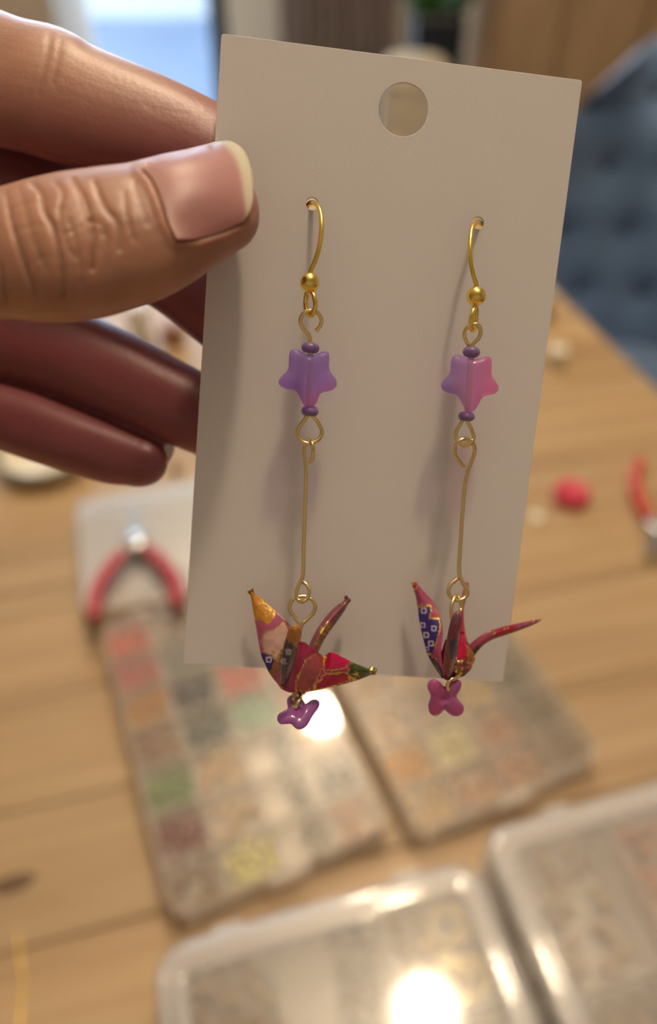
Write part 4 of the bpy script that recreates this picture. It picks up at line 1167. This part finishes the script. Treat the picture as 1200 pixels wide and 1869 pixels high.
loft('wing', [(519, 1250, 8.6), (535, 1205, 10.4), (548, 1177, 10.6), (554, 1172, 10.4), (570, 1182, 10.2), (585, 1193, 9.2), (593, 1197, 8.4), (605, 1190, 9.4), (625, 1199, 9.2), (645, 1209, 8.8), (665, 1217, 8.2), (687, 1226, 7.4)],
     [(515, 1258, 8.4), (520, 1261, 8.4), (530, 1264, 8.6), (545, 1264, 8.8), (560, 1263, 9.0), (575, 1261, 9.0), (590, 1258, 9.0), (610, 1253, 9.0), (645, 1244, 8.6), (665, 1237, 8.0), (675, 1233, 7.8), (687, 1229, 7.4)], cr, patRW, 40, 120, 0.5, 0.7, 'crimson wing with green tip')
patT = lambda X, Y: pattern(X, Y, (150, 76, 102), [(Z([(640, 520), (700, 440), (740, 430), (730, 500), (650, 610), (610, 600)]), (146, 92, 60), False), (Z([(720, 470), (860, 290), (900, 250), (880, 310), (700, 560), (650, 620)]), (110, 46, 70), False)], glit=[(592, 1150, 9, 0.6), (600, 1140, 6, 0.5), (626, 1101, 5, 0.4), (580, 1172, 5, 0.4)])
loft('tail', [(636, 1091, 2.6), (620, 1101, 3.2), (603, 1116, 4.0), (585, 1139, 5.0), (572, 1161, 5.8), (562, 1184, 6.6)], [(641, 1094, 2.6), (628, 1117, 3.4), (613, 1138, 4.2), (600, 1156, 5.2), (590, 1172, 6.0), (580, 1194, 6.6)], cr, patT, 24, 70, 0.5, 0.9, 'narrow mauve tail')
patN = lambda X, Y: pattern(X, Y, (70, 44, 84), [(Z([(400, 420), (540, 420), (540, 560), (500, 610), (440, 590), (400, 520)]), (196, 132, 62), False), (Z([(380, 590), (450, 570), (470, 640), (430, 780), (350, 800)]), (48, 38, 112), False), (Z([(450, 620), (520, 600), (520, 680), (440, 800), (400, 830)]), (104, 84, 98), False)], rings=[(527, 1190, 5.5), (518, 1207, 5.0)], glit=[(537, 1150, 10, 0.2)])
spike('neck', [(519, 1248, 9.2, 5), (521, 1232, 10.6, 9), (526, 1205, 12.2, 12), (532, 1178, 13.4, 12.5), (537, 1160, 14.2, 12.5), (538.5, 1149, 14.6, 11), (538.5, 1143, 14.7, 7), (538, 1140.5, 14.7, 2)], cr, patN, 'folded neck with amber tip pointing at the viewer')
patB = lambda X, Y: pattern(X, Y, (132, 40, 66), [(Z([(240, 700), (400, 760), (380, 920), (280, 820)]), (58, 36, 84), False)], glit=[(500, 1232, 6, 0.4)])
hull('body', [(492, 1228, 7.0), (513, 1257, 7.8), (530, 1264, 7.6), (572, 1260, 7.4), (586, 1205, 7.2), (556, 1176, 8.0), (532, 1180, 8.2), (540, 1220, 9.2), (535, 1235, 4.2), (565, 1225, 4.2), (560, 1195, 4.6)], cr, patB)
wire('charm_ring', [(545, 1264, 7.0), (549, 1270, 7.6), (545, 1281, 8.4), (539, 1291, 8.6), (535, 1285, 7.8), (537, 1273, 7.0), (542, 1264, 6.6), (552, 1262, 6.6), (557, 1266, 6.8)], 0.00031, 'brass', e)
fl_col = lambda c1, c2: (lambda x, y: np.array(lin(*c1)[:3]) * (1 - vnoise(np.array([x]), np.array([y]), 16, 6)[0]) + np.array(lin(*c2)[:3]) * vnoise(np.array([x]), np.array([y]), 16, 6)[0])
puffy('flower_charm', Z([(430, 962), (414, 1000), (425, 1050), (395, 1068), (352, 1095), (343, 1135), (368, 1168), (420, 1166), (452, 1168), (480, 1200), (520, 1206), (562, 1180), (588, 1140), (612, 1098), (650, 1050), (657, 1005), (630, 985), (590, 992), (556, 1020), (535, 990), (500, 962), (462, 952)]), 8.0, 1.25, e, M['flower'], fl_col((214, 120, 206), (176, 146, 232)), tilt=(0.0, 0.07), dents=[(545, 1296, 7, 0.75), (541, 1280, 6, 0.4)], seg=4)

# ---- right earring
e = empty('earring', cp(869, 541, 5.6)); tag(e, 'gold hook earring with lilac-pink star bead and crane with blue dotted wing', 'earring', 'crane earrings on the card')
wire('ear_hook', [(889, 448, -1.2), (886, 426, -1.4), (880, 411, -1.0), (874, 406, 0.4), (867, 408, 2.2), (861.5, 422, 3.8), (858.5, 448, 4.9), (859.5, 476, 5.4), (864, 500, 5.6), (870, 520, 5.6), (870, 535, 5.6)], 0.00034, 'gold', e)
ball('hook_ball', (869.5, 541, 5.6), 0.00135, 'gold', e)
wire('hook_loop', [(869, 556, 5.6), (864, 568, 6.5), (860, 584, 6.7), (861, 600, 6.2), (866, 602, 5.2), (869, 588, 4.7), (870, 570, 5.0), (869, 556, 5.5)], 0.00034, 'gold', e)
wire('eye_pin', [(857, 631, 5.2), (850, 619, 5.3), (848.5, 606, 5.5), (855, 597, 5.9), (866, 592, 6.1), (874, 594, 6.1), (878, 605, 5.9), (874, 617, 5.7), (864, 628, 5.6), (861, 640, 5.6), (860, 665, 5.6), (857, 705, 5.6), (853, 745, 5.6), (850, 758, 5.6), (843, 770, 5.6), (833, 788, 5.6), (834, 803, 5.7), (845, 812, 5.9), (857, 811, 6.0), (865, 799, 5.7), (861, 783, 5.4), (854, 769, 5.3), (852, 758, 5.3)], 0.00031, 'brass', e)
seed_bead((861, 642.5, 5.6), 31, 19, e); seed_bead((852, 760, 5.6), 30, 17, e)
puffy('star_bead', [(860, 657), (847, 651), (834, 647), (826, 651), (823, 662), (822, 680), (815, 689), (807, 698), (805, 706), (810, 714), (822, 718), (834, 721), (841, 731), (847, 744), (853, 752), (861, 753), (868, 748), (875, 737), (880, 727), (888, 722), (901, 720), (910, 714), (911, 705), (905, 695), (898, 686), (898, 668), (898, 655), (891, 650), (878, 653)], 5.6, 1.75, e, M['star'], star_col((184, 156, 240), (226, 166, 236), (250, 140, 214), (0.024, 0.004, 852, 700)), prof=3.6)
wire('bore', [(860.5, 652, 5.6), (857, 700, 5.6), (853, 750, 5.6)], 0.00048, 'bore', e)
wire('long_pin', [(848, 851, 5.2), (843, 847, 5.4), (832, 830, 6.2), (831, 817, 6.6), (838, 806, 6.9), (851, 801, 6.6), (863, 808, 5.6), (867, 822, 5.0), (862, 840, 5.0), (854, 862, 5.2), (848, 895, 5.4), (845, 930, 5.5), (841, 990, 5.8), (838.5, 1030, 6.0), (839.5, 1050, 6.0), (846, 1066, 6.0), (854, 1079, 6.1), (850, 1090, 6.3), (838, 1096, 6.6), (826, 1092, 6.6), (819, 1080, 6.3), (823, 1067, 5.9), (836, 1056, 5.6)], 0.00031, 'brass', e)
wire('crane_pin', [(834, 1124, 7.2), (842, 1112, 6.2), (842, 1096, 5.9), (834, 1087, 6.1), (827, 1097, 6.9), (824, 1112, 7.4), (826, 1130, 7.4), (828, 1160, 7.2), (824, 1210, 7.0), (822, 1236, 7.0)], 0.00030, 'brass', e)
cr = empty('paper_crane', cp(828, 1228, 7)); cr.parent = e; cr.matrix_parent_inverse = e.matrix_basis.inverted()
ZR = lambda pts: Z(pts, 4.0, 720, 1030)
patLW = lambda X, Y: pattern(X, Y, (182, 74, 116), [
    (ZR([(110, 110), (150, 110), (185, 140), (150, 185), (120, 170)]), (196, 40, 70), True),
    (ZR([(165, 310), (265, 300), (270, 340), (250, 390), (330, 395), (335, 470), (310, 560), (280, 650), (235, 660), (185, 480)]), (58, 34, 134), True),
    (ZR([(290, 340), (330, 360), (335, 400), (270, 390)]), (190, 30, 70), False),
    (ZR([(240, 650), (300, 690), (350, 760), (370, 850), (300, 790)]), (44, 38, 88), False)],
    rings=[(774, 1114.5, 6.2), (772, 1141, 5.6), (792.5, 1147, 5.8), (778.5, 1159, 6.0), (787, 1174.5, 5.8), (780, 1184, 4.0)], glit=[(752, 1062, 7, 0.5), (793, 1201, 5, 0.4), (770, 1104, 6, 0.3)])
loft('wing', [(751, 1064, 2.8), (760, 1092, 3.4), (766, 1135, 4.8), (774, 1170, 6.0), (781, 1195, 6.8), (795, 1220, 7.6), (807, 1238, 8.2)], [(760, 1062, 2.8), (772, 1077, 3.4), (795, 1103, 4.6), (805, 1130, 6.0), (809, 1155, 7.0), (806, 1190, 8.2), (813, 1238, 8.6)], cr, patLW, 40, 110, 0.5, 0.5, 'wing with blue patch of white ring dots')
patBW = lambda X, Y: pattern(X, Y, (220, 104, 120), [(ZR([(480, 280), (520, 270), (510, 520), (480, 500)]), (214, 30, 84), False)], glit=[(853, 1066, 5, 0.3)])
loft('wing', [(851, 1061, 1.6), (845, 1080, 2.4), (841, 1105, 3.4), (839, 1135, 4.6), (836, 1175, 6.2)], [(857, 1066, 1.6), (854, 1085, 2.4), (848, 1108, 3.4), (848, 1140, 4.6), (856, 1182, 6.2)], cr, patBW, 20, 70, 0.45, 0.5, 'far wing, translucent pink')
patFl = lambda X, Y: pattern(X, Y, (216, 14, 78), [(ZR([(540, 560), (600, 600), (580, 720), (540, 720)]), (186, 116, 44), True)], glit=[(848, 1170, 4, 0.3)])
loft('flap', [(842, 1152, 7.4), (838, 1172, 8.4), (836, 1195, 9.2), (834, 1215, 9.4)], [(846, 1154, 7.4), (855, 1176, 8.0), (866, 1196, 7.8), (858, 1222, 7.8)], cr, patFl, 24, 50, 0.45, 0.5, 'crimson body flap with gold patch')
patT = lambda X, Y: pattern(X, Y, (166, 62, 96), [(ZR([(730, 500), (800, 450), (880, 450), (860, 510), (740, 560)]), (176, 20, 56), False), (ZR([(900, 430), (1080, 395), (1060, 430), (900, 500)]), (170, 84, 116), False), (ZR([(540, 640), (600, 600), (640, 600), (600, 680)]), (92, 50, 60), False)], glit=[(925, 1147, 4, 0.5), (905, 1156, 4, 0.4), (974, 1133, 3, 0.4), (986, 1131, 4, 0.6)])
spike('tail', [(856, 1196, 6.4, 10), (866, 1182, 6.4, 10.5), (880, 1169, 6.2, 9.5), (900, 1158, 5.8, 9.5), (930, 1149, 5.2, 8.6), (958, 1141, 4.6, 6.5), (980, 1134, 4.2, 3.8), (988, 1131, 4.0, 1.6)], cr, patT, 'long bent mauve tail reaching past the card edge', flat=0.55)
patN = lambda X, Y: pattern(X, Y, (146, 66, 104), [(ZR([(430, 350), (500, 350), (490, 430), (420, 440)]), (150, 92, 116), False), (ZR([(405, 560), (455, 530), (460, 640), (430, 700), (405, 680)]), (44, 38, 110), False), (ZR([(370, 620), (400, 700), (400, 830), (360, 840)]), (140, 40, 70), False)], glit=[(836, 1118, 4, 0.2)])
spike('neck', [(817, 1238, 8.8, 7), (819, 1222, 10.0, 10), (823, 1195, 11.6, 11.5), (827, 1170, 12.8, 11.5), (831, 1145, 13.6, 10.5), (835, 1126, 14.0, 8.5), (837, 1118, 14.0, 6), (837.5, 1114.5, 14.0, 2)], cr, patN, 'folded purple neck standing up under the ring')
patB = lambda X, Y: pattern(X, Y, (118, 30, 44), [(ZR([(300, 740), (370, 740), (380, 840), (330, 830)]), (36, 36, 92), True), (ZR([(450, 700), (500, 690), (490, 800), (450, 800)]), (172, 120, 116), True), (ZR([(540, 650), (600, 640), (590, 740), (540, 720)]), (176, 110, 44), True), (ZR([(370, 640), (430, 700), (420, 840), (380, 840)]), (130, 40, 70), False)], glit=[(832, 1205, 6, 0.4), (850, 1200, 5, 0.3)])
hull('body', [(797, 1218, 7.0), (808, 1237, 7.8), (826, 1240, 8.2), (848, 1234, 8.0), (860, 1222, 7.4), (868, 1203, 7.0), (862, 1183, 7.2), (846, 1160, 7.0), (814, 1165, 7.0), (838, 1210, 9.6), (850, 1208, 9.4), (830, 1215, 4.2), (852, 1205, 4.4), (835, 1180, 4.4)], cr, patB)
wire('charm_ring', [(838, 1232, 8.6), (831, 1238, 9.2), (824, 1240, 9.4), (818, 1248, 9.6), (819, 1259, 9.2), (823, 1256, 8.4), (826, 1244, 8.0), (824, 1236, 8.0)], 0.00031, 'brass', e)
puffy('flower_charm', ZR([(250, 850), (240, 905), (268, 960), (246, 1020), (256, 1080), (292, 1110), (335, 1096), (368, 1062), (400, 1094), (450, 1114), (500, 1090), (511, 1042), (482, 1002), (456, 960), (486, 910), (492, 862), (462, 838), (420, 850), (372, 895), (335, 855), (290, 834)]), 8.2, 1.25, e, M['flower'], fl_col((236, 124, 190), (196, 132, 208)), dents=[(812, 1274, 7, 0.75)], seg=4)
